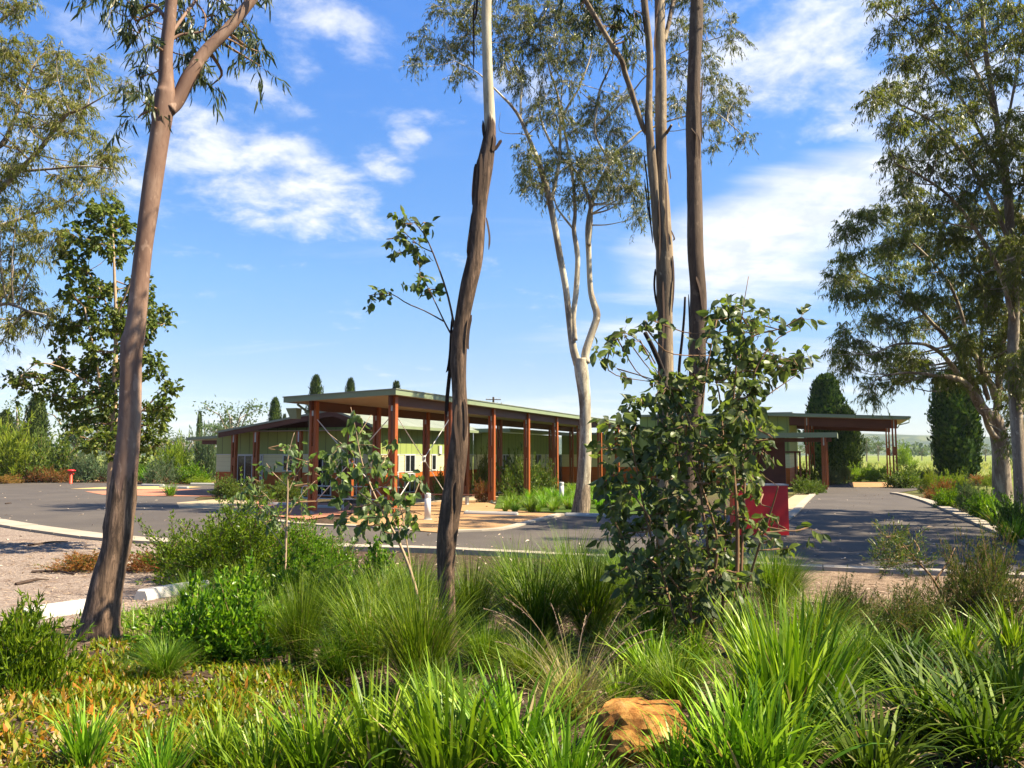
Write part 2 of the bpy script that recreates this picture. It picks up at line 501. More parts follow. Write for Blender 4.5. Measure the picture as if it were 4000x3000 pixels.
class MB:
    """Collects polygons as arrays and links them as ONE mesh."""

    def __init__(self):
        self.V, self.F, self.n = [], [], 0     # F: (faces array, material slot)

    def add(self, V, faces, mi=0):
        V = np.asarray(V, float).reshape(-1, 3)
        for f in faces:
            f = np.asarray(f, int)
            if f.ndim == 1:
                f = f[None]
            self.F.append((f + self.n, mi))
        self.V.append(V)
        self.n += len(V)

    def box(self, c, half, R=None, mi=0):
        c, h = np.asarray(c, float), np.asarray(half, float)
        s = np.array([[-1, -1, -1], [1, -1, -1], [1, 1, -1], [-1, 1, -1], [-1, -1, 1], [1, -1, 1], [1, 1, 1], [-1, 1, 1]]) * h
        if R is not None:
            s = s @ np.asarray(R, float).T
        self.add(s + c, [np.array([[0, 3, 2, 1], [4, 5, 6, 7], [0, 1, 5, 4], [1, 2, 6, 5], [2, 3, 7, 6], [3, 0, 4, 7]])], mi)

    def bx(self, x0, x1, y0, y1, z0, z1, mi=0):
        self.box(((x0 + x1) / 2, (y0 + y1) / 2, (z0 + z1) / 2), (abs(x1 - x0) / 2, abs(y1 - y0) / 2, abs(z1 - z0) / 2), None, mi)

    def hexa(self, V, mi=0):
        self.add(V, [np.array([[0, 3, 2, 1], [4, 5, 6, 7], [0, 1, 5, 4], [1, 2, 6, 5], [2, 3, 7, 6], [3, 0, 4, 7]])], mi)

    def bar(self, a, b, w, h=None, mi=0):
        a, b = np.asarray(a, float), np.asarray(b, float)
        d = b - a
        L = np.linalg.norm(d)
        d = d / L
        up = np.array([0, 0, 1.]) if abs(d[2]) < .95 else np.array([1., 0, 0])
        x = np.cross(d, up)
        x /= np.linalg.norm(x)
        y = np.cross(x, d)
        self.box((a + b) / 2, (w / 2, L / 2, (h or w) / 2), np.stack([x, d, y], 1), mi)

    def tube(self, pts, rad, sides=8, mi=0, bump=0.0, cap=True, flare=None):
        P = np.asarray(pts, float)
        n = len(P)
        r = np.asarray(rad, float) * np.ones(n)
        T = np.gradient(P, axis=0)
        T /= np.linalg.norm(T, axis=1)[:, None] + 1e-12
        ref = np.array([0, 1., 0]) if abs(T[0, 1]) < .8 else np.array([1., 0, 0])
        X = np.cross(np.cross(T, ref), T)
        X /= np.linalg.norm(X, axis=1)[:, None] + 1e-12
        Y = np.cross(T, X)
        a = np.linspace(0, 2 * math.pi, sides, endpoint=False)
        rr = np.repeat(r[:, None], sides, 1)
        if bump:
            k = rng.uniform(0, 6.28, 8)
            s = np.linspace(0, n, n)[:, None]
            w = np.sin(2 * a + k[0] + .15 * s) * .5 + np.sin(3 * a + k[1] - .22 * s) * .4 + np.sin(5 * a + k[2] + .4 * s) * .25 + np.sin(.55 * s + k[3]) * .5 + np.sin(7 * a + k[4] - .7 * s) * .2
            rr = rr * (1 + bump * w)
            if bump >= .045 and n >= 24:
                for _ in range(n // 7):
                    s0, a0_, am = rng.uniform(0, n), rng.uniform(0, 6.283), rng.uniform(.06, .2)
                    da = (a - a0_ + math.pi) % (2 * math.pi) - math.pi
                    rr = rr * (1 + am * np.exp(-((s - s0) / 1.1) ** 2 - (da / .5) ** 2))
        V = P[:, None] + rr[..., None] * (np.cos(a)[None, :, None] * X[:, None] + np.sin(a)[None, :, None] * Y[:, None])
        V = V.reshape(-1, 3)
        i = np.arange(n - 1)[:, None] * sides
        j = np.arange(sides)[None]
        j2 = (j + 1) % sides
        q = np.stack([i + j, i + j2, i + sides + j2, i + sides + j], -1).reshape(-1, 4)
        fs = [q]
        if cap and sides > 3:
            fs += [np.arange(sides)[::-1], np.arange(sides) + (n - 1) * sides]
        self.add(V, fs, mi)

    def mesh(self, name, mats, origin=(0, 0, 0), smooth=False):
        V = np.vstack(self.V) - np.asarray(origin, float)
        me = bpy.data.meshes.new(name)
        me.vertices.add(len(V))
        me.vertices.foreach_set('co', V.astype(np.float32).ravel())
        idx = np.concatenate([f.ravel() for f, _ in self.F])
        tot = np.concatenate([np.full(len(f), f.shape[1]) for f, _ in self.F])
        mi = np.concatenate([np.full(len(f), m) for f, m in self.F])
        me.loops.add(len(idx))
        me.loops.foreach_set('vertex_index', idx.astype(np.int32))
        me.polygons.add(len(tot))
        st = np.concatenate([[0], np.cumsum(tot)[:-1]])
        me.polygons.foreach_set('loop_start', st.astype(np.int32))
        me.polygons.foreach_set('loop_total', tot.astype(np.int32))
        me.polygons.foreach_set('material_index', mi.astype(np.int32))
        me.polygons.foreach_set('use_smooth', np.full(len(tot), smooth))
        for m in (mats if isinstance(mats, (list, tuple)) else [mats]):
            me.materials.append(m)
        me.update(calc_edges=True)
        return me

    def build(self, name, mats, parent=None, origin=(0, 0, 0), smooth=False):
        o = bpy.data.objects.new(name, self.mesh(name, mats, origin, smooth))
        C.objects.link(o)
        if parent is not None:
            o.parent = parent
        else:
            o.location = origin
        return o


def tag(o, label, cat, group=None):
    o['label'] = label
    o['category'] = cat
    if group:
        o['group'] = group
    return o


def struct(o, kind='structure', label=None):
    o['kind'] = kind
    if label:
        o['label'] = label
    return o


def thing(name, loc, label, cat, group=None, rz=0.0, scale=1.0):
    o = bpy.data.objects.new(name, None)
    C.objects.link(o)
    o.location = loc
    o.rotation_euler = (0, 0, rz)
    o.scale = (scale,) * 3 if not isinstance(scale, (tuple, list)) else scale
    return tag(o, label, cat, group)


def inst(name, parts, loc, label, cat, group=None, rz=0.0, scale=1.0):
    """A thing that shares its meshes with its fellows. One part: the thing itself."""
    if len(parts) == 1:
        o = bpy.data.objects.new(name, parts[0][1])
        C.objects.link(o)
        o.location = loc
        o.rotation_euler = (0, 0, rz)
        o.scale = (scale,) * 3 if not isinstance(scale, (tuple, list)) else scale
        return tag(o, label, cat, group)
    r = thing(name, loc, label, cat, group, rz, scale)
    for nm, me in parts:
        c = bpy.data.objects.new(nm, me)
        C.objects.link(c)
        c.parent = r
    return r


# leaf templates: (u along, v across, w off the blade)
T_LANCE = (np.array([[0, 0, 0], [.38, .5, .05], [1, 0, -.1], [.38, -.5, .05]]), [np.array([[0, 3, 2, 1]])])
T_OVATE = (np.array([[0, 0, 0], [.33, 0, 0], [.68, 0, -.02], [1, 0, -.14], [.1, .28, .05], [.36, .5, .09], [.7, .34, .03], [.1, -.28, .05], [.36, -.5, .09], [.7, -.34, .03]]),
           [np.array([[0, 1, 5, 4], [1, 2, 6, 5], [0, 7, 8, 1], [1, 8, 9, 2]]), np.array([[2, 3, 6], [2, 9, 3]])])
T_SICKLE = (np.array([[0, 0, 0], [.3, .42, .06], [.3, -.5, .06], [.68, .20, 0], [.68, -.52, 0], [1, -.5, -.1]]), [np.array([[1, 2, 4, 3]]), np.array([[0, 2, 1], [3, 4, 5]])])


def unit(v):
    return v / (np.linalg.norm(v, axis=-1, keepdims=True) + 1e-12)


def leaves(mb, P, D, L, Wd, tpl=T_LANCE, mi=0, S0=None):
    n = len(P)
    if n == 0:
        return
    D = unit(D)
    R = rng.normal(size=(n, 3)) if S0 is None else S0
    Sd = unit(np.cross(D, R))
    N = np.cross(Sd, D)
    tv, tf = tpl
    L = (np.ones(n) * L)[:, None, None]
    Wd = (np.ones(n) * Wd)[:, None, None]
    V = P[:, None] + tv[None, :, 0:1] * L * D[:, None] + tv[None, :, 1:2] * Wd * Sd[:, None] + tv[None, :, 2:3] * L * N[:, None]
    k = len(tv)
    off = (np.arange(n) * k)[:, None, None]
    mb.add(V.reshape(-1, 3), [(f[None] + off).reshape(-1, f.shape[1]) for f in tf], mi)


def blades(mb, base, az_, lean, L, w, droop, seg=5, mi=0, tip=0.0, power=1.6):
    """Grass blades: arcs that start at `lean` from upright and bend over by `droop`."""
    n = len(base)
    s = np.linspace(0, 1, seg + 1)
    th = lean[:, None] + droop[:, None] * s[None] ** power
    ds = (L / seg)[:, None]
    r = np.concatenate([np.zeros((n, 1)), np.cumsum(np.sin(.5 * (th[:, 1:] + th[:, :-1])) * ds, 1)], 1)
    z = np.concatenate([np.zeros((n, 1)), np.cumsum(np.cos(.5 * (th[:, 1:] + th[:, :-1])) * ds, 1)], 1)
    ca, sa = np.cos(az_)[:, None], np.sin(az_)[:, None]
    P = np.stack([base[:, 0:1] + r * ca, base[:, 1:2] + r * sa, base[:, 2:3] + z], -1)
    wid = (w[:, None] * (np.minimum(1, .55 + 1.6 * s) * np.clip((1 - s) * 2.4, tip, 1))[None]) * .5
    tw = az_ + math.pi / 2 + rng.normal(0, .35, n)
    Sv = np.stack([np.cos(tw), np.sin(tw), rng.normal(0, .18, n)], -1)[:, None]
    V = np.concatenate([P - wid[..., None] * Sv, P + wid[..., None] * Sv], 1).reshape(n, 2, seg + 1, 3)
    k = 2 * (seg + 1)
    i = np.arange(seg)
    q = np.stack([i, i + seg + 1, i + seg + 2, i + 1], -1)
    off = (np.arange(n) * k)[:, None, None]
    mb.add(V.reshape(-1, 3), [(q[None] + off).reshape(-1, 4)], mi)


def inpoly(poly, pts):
    x, y = pts[:, 0], pts[:, 1]
    P = np.asarray(poly, float)
    ins = np.zeros(len(pts), bool)
    j = len(P) - 1
    for i in range(len(P)):
        c = ((P[i, 1] > y) != (P[j, 1] > y)) & (x < (P[j, 0] - P[i, 0]) * (y - P[i, 1]) / (P[j, 1] - P[i, 1] + 1e-12) + P[i, 0])
        ins ^= c
        j = i
    return ins


def fill(poly, sp_, r, drop=.1):
    P = np.asarray(poly, float)
    lo, hi = P.min(0), P.max(0)
    gx, gy = np.meshgrid(np.arange(lo[0], hi[0], sp_), np.arange(lo[1], hi[1], sp_))
    q = np.stack([gx.ravel(), gy.ravel()], 1) + rng.uniform(-.5, .5, (gx.size, 2)) * sp_
    q = q[inpoly(poly, q)]
    q = q[rng.random(len(q)) > drop]
    return [(a, b, r * rng.uniform(.7, 1.25), r * rng.uniform(.65, 1.1)) for a, b in q]


# ------------------------------------------------------------------ ground, roads, hills
def grid_ground():
    xs = np.concatenate([-np.geomspace(14, 3500, 40)[::-1], np.arange(-13.5, 13.6, .3), np.geomspace(14, 3500, 40)])
    ys = np.concatenate([np.arange(-12, 17, .3), np.geomspace(17.2, 4200, 70)])
    X, Y = np.meshgrid(xs, ys)
    Z = gz(X, Y) - .03 * sstep((Y - 14) / 1.5) + .0 * X
    mb = MB()
    nx = len(xs)
    i = np.arange(len(ys) - 1)[:, None] * nx
    j = np.arange(nx - 1)[None]
    q = np.stack([i + j, i + j + 1, i + j + nx + 1, i + j + nx], -1).reshape(-1, 4)
    mb.add(np.stack([X, Y, Z], -1), [q])
    return mb


struct(grid_ground().build('ground', gm, smooth=True))


def smooth_poly(pts, n=8, closed=False):
    return catmull(pts, n * len(pts))


def sheet(name, pts, mat, dz, thick=0.0, flat=True, cell=None):
    """A flat patch of paving laid on the ground; pts are plan points (x, y)."""
    bm = bmesh.new()
    vs = [bm.verts.new((q[0], q[1], 0)) for q in pts]
    bm.faces.new(vs)
    bmesh.ops.triangulate(bm, faces=bm.faces[:])
    if cell:
        P = np.asarray(pts)
        for ax in (0, 1):
            for c in np.arange(P[:, ax].min() + cell, P[:, ax].max(), cell):
                no = (1, 0, 0) if ax == 0 else (0, 1, 0)
                co_ = (c, 0, 0) if ax == 0 else (0, c, 0)
                bmesh.ops.bisect_plane(bm, geom=bm.verts[:] + bm.edges[:] + bm.faces[:], plane_co=co_, plane_no=no)
    for v in bm.verts:
        v.co.z = (0.0 if flat else float(gz(v.co.x, v.co.y))) + dz
    bmesh.ops.recalc_face_normals(bm, faces=bm.faces[:])
    if bm.faces[:] and sum(f.normal.z for f in bm.faces) < 0:
        bmesh.ops.reverse_faces(bm, faces=bm.faces[:])
    if thick:
        r = bmesh.ops.extrude_face_region(bm, geom=bm.faces[:])
        for v in [g for g in r['geom'] if isinstance(g, bmesh.types.BMVert)]:
            v.co.z += thick
        bmesh.ops.recalc_face_normals(bm, faces=bm.faces[:])
    me = bpy.data.meshes.new(name)
    bm.to_mesh(me)
    bm.free()
    me.materials.append(mat)
    o = bpy.data.objects.new(name, me)
    C.objects.link(o)
    return struct(o)


def pp(lst):
    return [gp(a, b)[:2] for a, b in lst]


near_edge = pp([(-420, 1960), (0, 2036), (300, 2081), (600, 2112), (1150, 2132), (1720, 2150), (2500, 2188), (3200, 2222), (4000, 2254), (4600, 2275)])
ne = catmull([(q[0], q[1], 0) for q in near_edge], 60)[:, :2]
far_edge = pp([(5200, 2290), (4300, 2215), (3912, 2072), (3720, 1992), (3540, 1935), (3500, 1925), (3600, 1912), (3640, 1893), (3250, 1891), (3186, 1924), (3153, 1956), (3090, 2020), (2880, 2015), (2440, 2012), (2210, 2013), (2080, 2045), (1960, 2073), (1720, 2083), (1400, 2060), (1200, 2052), (1000, 2028), (900, 2000), (760, 1948), (850, 1915), (880, 1897), (430, 1886), (-600, 1884)])
sheet('road', list(ne) + far_edge, road_m, .004)
sheet('forecourt_paving', pp([(1380, 2005), (1500, 1985), (1560, 1972), (1720, 1962), (1880, 1955), (1940, 1975), (1960, 1990), (2205, 2010), (2080, 2043), (1960, 2071), (1720, 2081), (1400, 2056), (1330, 2045)]), tan_m, .010)
sheet('walkway_paving', pp([(1000, 1960), (1560, 1972), (1500, 1985), (1380, 2005), (1200, 2030), (1020, 2010)]), salmon_m, .014)
sheet('courtyard_paving', pp([(1560, 1971), (1720, 1961), (1880, 1954), (1950, 1940), (1850, 1930), (1450, 1935), (1480, 1968)]), cream_path, .010)
sheet('yellow_paving', pp([(270, 1910), (430, 1902), (720, 1899), (790, 1903), (620, 1911)]), yellow_m, .012)
sheet('salmon_crossing', pp([(330, 1920), (600, 1912), (850, 1912), (1000, 1930), (900, 1940), (640, 1939), (400, 1933)]), salmon_m, .016)
sheet('cream_path', pp([(690, 1964), (830, 1952), (1000, 1958), (1010, 2020), (900, 1995), (700, 1982)]), cream_path, .011)
sheet('mulch_bed', pp([(-500, 1883), (430, 1885), (860, 1894), (840, 1880), (430, 1876), (-500, 1874)]), paving('orange_mulch', (.40, .19, .09), .3), .02)
sheet('porch_paving', pp([(3330, 1903), (3310, 1884), (3470, 1884), (3490, 1905)]), tan_m, .012)
sheet('side_path', pp([(3010, 2040), (3090, 2022), (3153, 1957), (3186, 1925), (3120, 1925), (3010, 1990)]), cream_path, .013)
sheet('lawn', pp([(1930, 1988), (1950, 1935), (2200, 1900), (2450, 1905), (2600, 1950), (2600, 2010), (2230, 2008), (1960, 1989)]), simple_mat('lawn_turf', (.065, .105, .014), .9, .1, .5, 5, .5), .012)

# gravel shoulders between the garden beds and the road
gl = list(ne[ne[:, 0] < gp(900, 2130)[0]])
gl_px = [(760, 2330), (560, 2380), (330, 2440), (100, 2470), (-300, 2520), (-700, 2480)]
sheet('gravel_shoulder', [(q[0], q[1] - .5) for q in gl] + pp([(900, 2250)] + gl_px), gravel_m, .012, 0, False, .5)
gr = list(ne[ne[:, 0] > gp(2950, 2215)[0]])
sheet('gravel_strip', [(q[0], q[1] - .25) for q in gr] + pp([(4700, 2560), (4000, 2440), (3500, 2400), (3000, 2330)]), gravel_b, .012, 0, False, .5)


def strip(name, line, w0, w1, h, mat, joints=0.0):
    """Kerb: a raised strip along a plan line; w0/w1 = offsets either side."""
    L = np.asarray(line, float)
    T = unit(np.gradient(L, axis=0))
    N = np.stack([-T[:, 1], T[:, 0]], -1)
    A, B = L + N * w0, L + N * w1
    mb = MB()
    d = np.concatenate([[0], np.cumsum(np.linalg.norm(np.diff(L, axis=0), axis=1))])
    step = joints or d[-1] + 1
    cuts = np.arange(0, d[-1], step)
    for c0 in cuts:
        c1 = min(c0 + step - (.025 if joints else 0), d[-1])
        q_ = np.linspace(c0, c1, max(2, int((c1 - c0) / .6) + 1))
        A_ = np.stack([np.interp(q_, d, A[:, k]) for k in (0, 1)], 1)
        B_ = np.stack([np.interp(q_, d, B[:, k]) for k in (0, 1)], 1)
        n = len(q_)
        dz = rng.normal(0, .006) if joints else 0
        za, zb = np.minimum(gz(A_[:, 0], A_[:, 1]), .05), np.minimum(gz(B_[:, 0], B_[:, 1]), .05)
        V = np.concatenate([np.c_[A_, za - .05], np.c_[A_, za + h + dz], np.c_[B_, zb + h + dz], np.c_[B_, zb - .05]])
        i = np.arange(n - 1)
        mb.add(V, [np.stack([i + k * n, i + k * n + 1, i + (k + 1) * n + 1, i + (k + 1) * n], -1) for k in range(3)] + [np.array([0, n, 2 * n, 3 * n]), np.array([n - 1, 4 * n - 1, 3 * n - 1, 2 * n - 1])])
    return mb.build(name, mat)


kerb_ne = ne[(ne[:, 0] > -18)]
kt = sstep((kerb_ne[:, 0] + 9) / 9)[:, None]
struct(strip('kerb', kerb_ne, -.75 + .4 * kt, .0, .085, kerb_m, 1.5))
kr = catmull([(q[0], q[1], 0) for q in pp([(3505, 1930), (3540, 1934), (3620, 1955), (3720, 1991), (3912, 2071), (4200, 2180)])], 40)[:, :2]
struct(strip('kerb', kr, -.0, -.42, .09, kerb_m, 1.0))
kc = np.array(pp([(1720, 2081), (1960, 2071), (2080, 2043), (2205, 2010)]))
struct(strip('kerb', catmull(np.c_[kc, np.zeros(4)], 24)[:, :2], .0, .3, .05, kerb_m))
kd = np.array(pp([(1000, 2030), (1200, 2053), (1400, 2060), (1600, 2072)]))
struct(strip('kerb', catmull(np.c_[kd, np.zeros(4)], 24)[:, :2], .0, .35, .05, kerb_m))
km = np.array(pp([(3010, 2062), (3100, 2022), (3160, 1958), (3195, 1925)]))
struct(strip('kerb', catmull(np.c_[km, np.zeros(4)], 24)[:, :2], .0, .3, .06, kerb_m))

# hills
xs = np.linspace(-4200, 4200, 150)
ys = np.linspace(1700, 3600, 30)
X, Y = np.meshgrid(xs, ys)
env = np.sin(np.clip((Y - 1700) / 1900, 0, 1) * math.pi) ** .8
Z = env * (62 + 24 * np.sin(X / 520 + .8) + 13 * np.sin(X / 190 + 1) * np.cos(Y / 300) + 6 * np.sin(X / 70 + Y / 90)) * (.55 + .45 * sstep((X + 600) / 2000)) - 3
mb = MB()
nx = len(xs)
i = np.arange(len(ys) - 1)[:, None] * nx
j = np.arange(nx - 1)[None]
mb.add(np.stack([X, Y, Z], -1), [np.stack([i + j, i + j + 1, i + j + nx + 1, i + j + nx], -1).reshape(-1, 4)])
hm, t, p, out = new_mat('hill_forest')
co = objco(t)
setc(t, p, t.ramp(t.noise(co, .006, 8, .7), [(.35, (.03, .05, .03)), (.52, (.05, .08, .04)), (.6, (.14, .16, .06)), (.75, (.18, .18, .08))]), .95, .05)
struct(mb.build('hills', hm, smooth=True))

# ------------------------------------------------------------------ buildings (local axes: r = to the right, a = along the walkway)
P0 = np.array([-4.28, 29.5])
TH = math.atan(1300 / F)
ER = np.array([math.cos(TH), -math.sin(TH)])
EA = np.array([math.sin(TH), math.cos(TH)])


def r_at(px, a):
    k = (px - 2000) / F
    b = P0 + EA * a
    return (k * b[1] - b[0]) / (ER[0] - k * ER[1])


def a_at(px, r):
    k = (px - 2000) / F
    b = P0 + ER * r
    return (k * b[1] - b[0]) / (EA[0] - k * EA[1])


def local_thing(name, label, cat, group=None):
    return thing(name, (P0[0], P0[1], 0), label, cat, group, -TH)


def lw(r, a, z=0.0):
    q = P0 + ER * r + EA * a
    return np.array([q[0], q[1], z])


def post_pair(root, r, a, h, zb=0.0, proto={}):
    """Twin timber post with spacer blocks and a steel shoe, as one part with sub-parts."""
    key = round(h, 3)
    if key not in proto:
        m = MB()
        m.bx(-.049, .049, -.1, .1, .12, h)
        sa = MB()
        sa.bx(.0491, .1429, -.085, .085, h * .47, h * .60)
        sb = MB()
        sb.bx(.0491, .1429, -.085, .085, .13, .55)
        f = MB()
        f.bx(-.054, .246, -.11, .11, 0, .02)
        f.bx(.08, .112, -.09, .09, .02, .129)
        g = MB()
        g.bx(.066, .126, -.112, .112, h - .55, h - .02)
        proto[key] = (m.mesh('post', timber_red), [('spacer_block', sa.mesh('spacer_block', timber_red)), ('spacer_block', sb.mesh('spacer_block', timber_red)), ('post_shoe', f.mesh('post_shoe', steel_m)), ('post_bracket', g.mesh('post_bracket', steel_m))])
    me, subs = proto[key]
    for sgn in (-1, 1):
        o = bpy.data.objects.new('post', me)
        C.objects.link(o)
        o.parent = root
        o.location = (r + sgn * .096, a, zb)
        if sgn < 0:
            for nm, sm_ in subs:
                c = bpy.data.objects.new(nm, sm_)
                C.objects.link(c)
                c.parent = o


# --- covered walkway
wk = local_thing('covered_walkway', 'long flat roofed walkway with paired red brown posts and pale green fascia', 'walkway')
R0, R1, A0, A1 = -4.45, .38, -.49, 34.0


def zr(r):
    return 4.5 + .035 * (r - .38)


def slab(mb, r0, r1, a0, a1, dt, db):
    V = [(r0, a0, zr(r0) + db), (r1, a0, zr(r1) + db), (r1, a1, zr(r1) + db), (r0, a1, zr(r0) + db),
         (r0, a0, zr(r0) + dt), (r1, a0, zr(r1) + dt), (r1, a1, zr(r1) + dt), (r0, a1, zr(r0) + dt)]
    mb.hexa(V)


m = MB()
slab(m, R0 - .03, R1 + .03, A0 - .03, A1 + .03, .035, .0)
m.build('roof', roof_m, wk)
m = MB()
slab(m, R1 - .03, R1, A0, A1, -.002, -.19)
slab(m, R0, R0 + .03, A0, A1, -.002, -.19)
slab(m, R0 + .031, R1 - .031, A0, A0 + .03, -.002, -.19)
slab(m, R0 + .031, R1 - .031, A1 - .03, A1, -.002, -.19)
m.build('fascia', fascia_m, wk)
m = MB()
slab(m, R0 + .032, R1 - .032, A0 + .032, A1 - .032, -.15, -.17)
m.build('soffit', soffit_m, wk)
for r in (0.0, -3.4):
    m = MB()
    m.bx(r - .04, r + .04, A0 + .2, A1 - .2, zr(r) - .53, zr(r) - .18)
    m.build('beam', beam_m, wk)
for k in range(8):
    post_pair(wk, 0, k * 4.46, zr(0) - .18)
    post_pair(wk, -3.4, k * 4.46, zr(-3.4) - .18)


def brace(pa, pb, za, zb):
    """Crossed tie rods that meet in a steel ring."""
    pa, pb = np.array(pa, float), np.array(pb, float)
    mid = (pa + pb) / 2
    zc = (za + zb) / 2
    c = np.array([mid[0], mid[1], zc])
    for (s, z) in ((pa, za), (pb, zb), (pa, zb), (pb, za)):
        e = np.array([s[0], s[1], z])
        mm = MB()
        d = (c - e) / np.linalg.norm(c - e)
        mm.tube([e, c - d * .11], [.017, .017], 6)
        mm.build('tie_rod', rod_m, wk)
    mm = MB()
    a_ = np.linspace(0, 2 * math.pi, 17)
    ax = unit((pb - pa)[None])[0]
    ring = np.stack([c[0] + .11 * np.cos(a_) * ax[0], c[1] + .11 * np.cos(a_) * ax[1], c[2] + .11 * np.sin(a_)], 1)
    mm.tube(ring, .03, 8, cap=False)
    mm.build('tie_ring', steel_m, wk)


brace((.06, .12), (.06, 4.34), 3.6, .45)
brace((-.15, -.02), (-3.25, -.02), 3.5, .45)
m = MB()
m.tube([(R0 + .2, .1, 4.1), (R0 + .75, .1, 3.75), (-3.62, .05, 3.6), (-3.62, .05, .1)], [.045] * 4, 8)
m.build('downpipe', fascia_m, wk)
m = MB()
m.hexa([(-4.42, -.1, 3.55), (-4.12, -.1, 3.55), (-4.12, .15, 3.55), (-4.42, .15, 3.55), (-4.6, -.15, 3.95), (-4.12, -.15, 3.95), (-4.12, .2, 3.95), (-4.6, .2, 3.95)])
m.build('rainwater_head', fascia_m, wk)

# --- long low building behind the walkway
bA = local_thing('low_building', 'low gabled building with green sheet, cream board and orange board walls behind the walkway', 'building')
RW, AF, AE, RL = -7.2, 10.5, 22.4, -17.4
BANDS = [('orange_boarding', orange_boards, .0, 1.25), ('cream_boarding', cream_panel, 1.25, 2.2), ('green_cladding', green_panel, 2.2, 3.62)]
for nm, mt, z0, z1 in BANDS:
    m = MB()
    dz = 0 if z0 < 1 else (.0 if z0 < 2 else .012)
    m.bx(RW - .2, RW + dz, AF - dz, AE, z0, z1 - .002)
    m.bx(RL, RW - .201, AF - dz, AF + .2, z0, z1 - .002)
    m.bx(RL - dz, RL + .2, AF + .201, AE, z0, z1 - .002)
    m.build(nm, mt, bA)
m = MB()
m.bx(RW - .02, RW + .03, AF - .03, AE, 2.185, 2.215)
m.bx(RL, RW - .021, AF - .03, AF + .01, 2.185, 2.215)
m.bx(RW - .02, RW + .02, AF - .02, AE, 1.24, 1.262)
m.build('flashing', frame_m, bA)
# gable roof
RR, ZR_, RE, ZE, RL2, ZL = -9.0, 4.5, -6.7, 3.72, r_at(852, 9.25), 3.46
m = MB()
a0, a1 = 9.25, 22.95
for (ra, za, rb, zb) in ((RL2, ZL, RR, ZR_), (RR, ZR_, RE, ZE)):
    m.hexa([(ra, a0, za - .1), (rb, a0, zb - .1), (rb, a1, zb - .1), (ra, a1, za - .1), (ra, a0, za), (rb, a0, zb), (rb, a1, zb), (ra, a1, za)])
m.build('roof', roof_m, bA)
m = MB()
for (ra, za, rb, zb) in ((RL2, ZL, RR, ZR_), (RR, ZR_, RE, ZE)):
    m.hexa([(ra, a0 + .05, za - .36), (rb, a0 + .05, zb - .36), (rb, a0 + .13, zb - .36), (ra, a0 + .13, za - .36), (ra, a0 + .05, za - .102), (rb, a0 + .05, zb - .102), (rb, a0 + .13, zb - .102), (ra, a0 + .13, za - .102)])
m.build('verge_beam', beam_m, bA)
m = MB()
m.add([(RL, AF + .05, 3.617), (RW - .05, AF + .05, 3.617), (RW - .05, AF + .05, 3.69), (RR, AF + .05, ZR_ - .07), (RL, AF + .05, ZL - .0)], [np.array([0, 1, 2, 3, 4])])
m.build('gable_panel', beam_m, bA)
m = MB()
m.bx(RE - .0, RE + .12, a0, a1, ZE - .17, ZE - .02)
m.build('gutter', fascia_m, bA)
m = MB()
m.bx(RW + .013, RE - .001, AF, a1 - .05, 3.56, 3.58)
m.bx(RL + .25, RW - .25, a0 + .15, AF - .013, 3.42, 3.44)
m.build('eave_lining', soffit_m, bA)
for px in (919, 1004, 1172, 1372):
    post_pair(bA, r_at(px, 9.6), 9.6, 3.4)


def window(root, face, u0, u1, plane, z0, z1, mull=1, trans=0, name='window'):
    """face 'r': wall whose outside looks to +r; face 'a': wall that looks to -a."""
    fr, gl_ = MB(), MB()
    w = .055

    def b(mb, ua, ub, za, zb, d0, d1):
        if face == 'r':
            mb.bx(plane + d0, plane + d1, ua, ub, za, zb)
        else:
            mb.bx(ua, ub, plane - d1, plane - d0, za, zb)
    b(fr, u0, u0 + w, z0, z1, .0, .05)
    b(fr, u1 - w, u1, z0, z1, .0, .05)
    b(fr, u0 + w, u1 - w, z0, z0 + w, .0, .05)
    b(fr, u0 + w, u1 - w, z1 - w, z1, .0, .05)
    for i_ in range(mull):
        c_ = u0 + (u1 - u0) * (i_ + 1) / (mull + 1)
        b(fr, c_ - w / 2, c_ + w / 2, z0 + w, z1 - w, .0, .045)
    for i_ in range(trans):
        zc_ = z0 + (z1 - z0) * (i_ + 1) / (trans + 1)
        b(fr, u0 + w, u1 - w, zc_ - w / 2, zc_ + w / 2, .0, .04)
    b(gl_, u0 + w, u1 - w, z0 + w, z1 - w, -.01, .022)
    o = fr.build(name, frame_m, root)
    gl_.build('glass', glass_m, o)
    return o


def wA(x0, x1, z0, z1, mull=1):
    window(bA, 'r', a_at(x0, RW), a_at(x1, RW), RW, z0, z1, mull)


wA(1582, 1621, 1.22, 2.2)
wA(1582, 1621, .12, 1.18)
wA(1536, 1558, 1.22, 2.2)
wA(1536, 1558, .12, 1.18)
wA(1686, 1703, 1.27, 2.2, 0)


def wF(x0, x1, z0, z1, mull=1, nm='window'):
    window(bA, 'a', r_at(x0, AF), r_at(x1, AF), AF, z0, z1, mull, 0, nm)


wF(933, 993, .05, 2.18, 1, 'glazed_door')
wF(1022, 1032, .05, 2.18, 0)
wF(1110, 1150, 1.3, 2.18, 1)
wF(1230, 1300, .05, 2.18, 1, 'glazed_door')
wF(1340, 1400, .05, 2.18, 1, 'glazed_door')
m = MB()
m.bx(RW + .013, RW + .1, a_at(1712, RW), a_at(1722, RW), 2.24, 2.72)
m.build('light_fitting', white_m, bA)
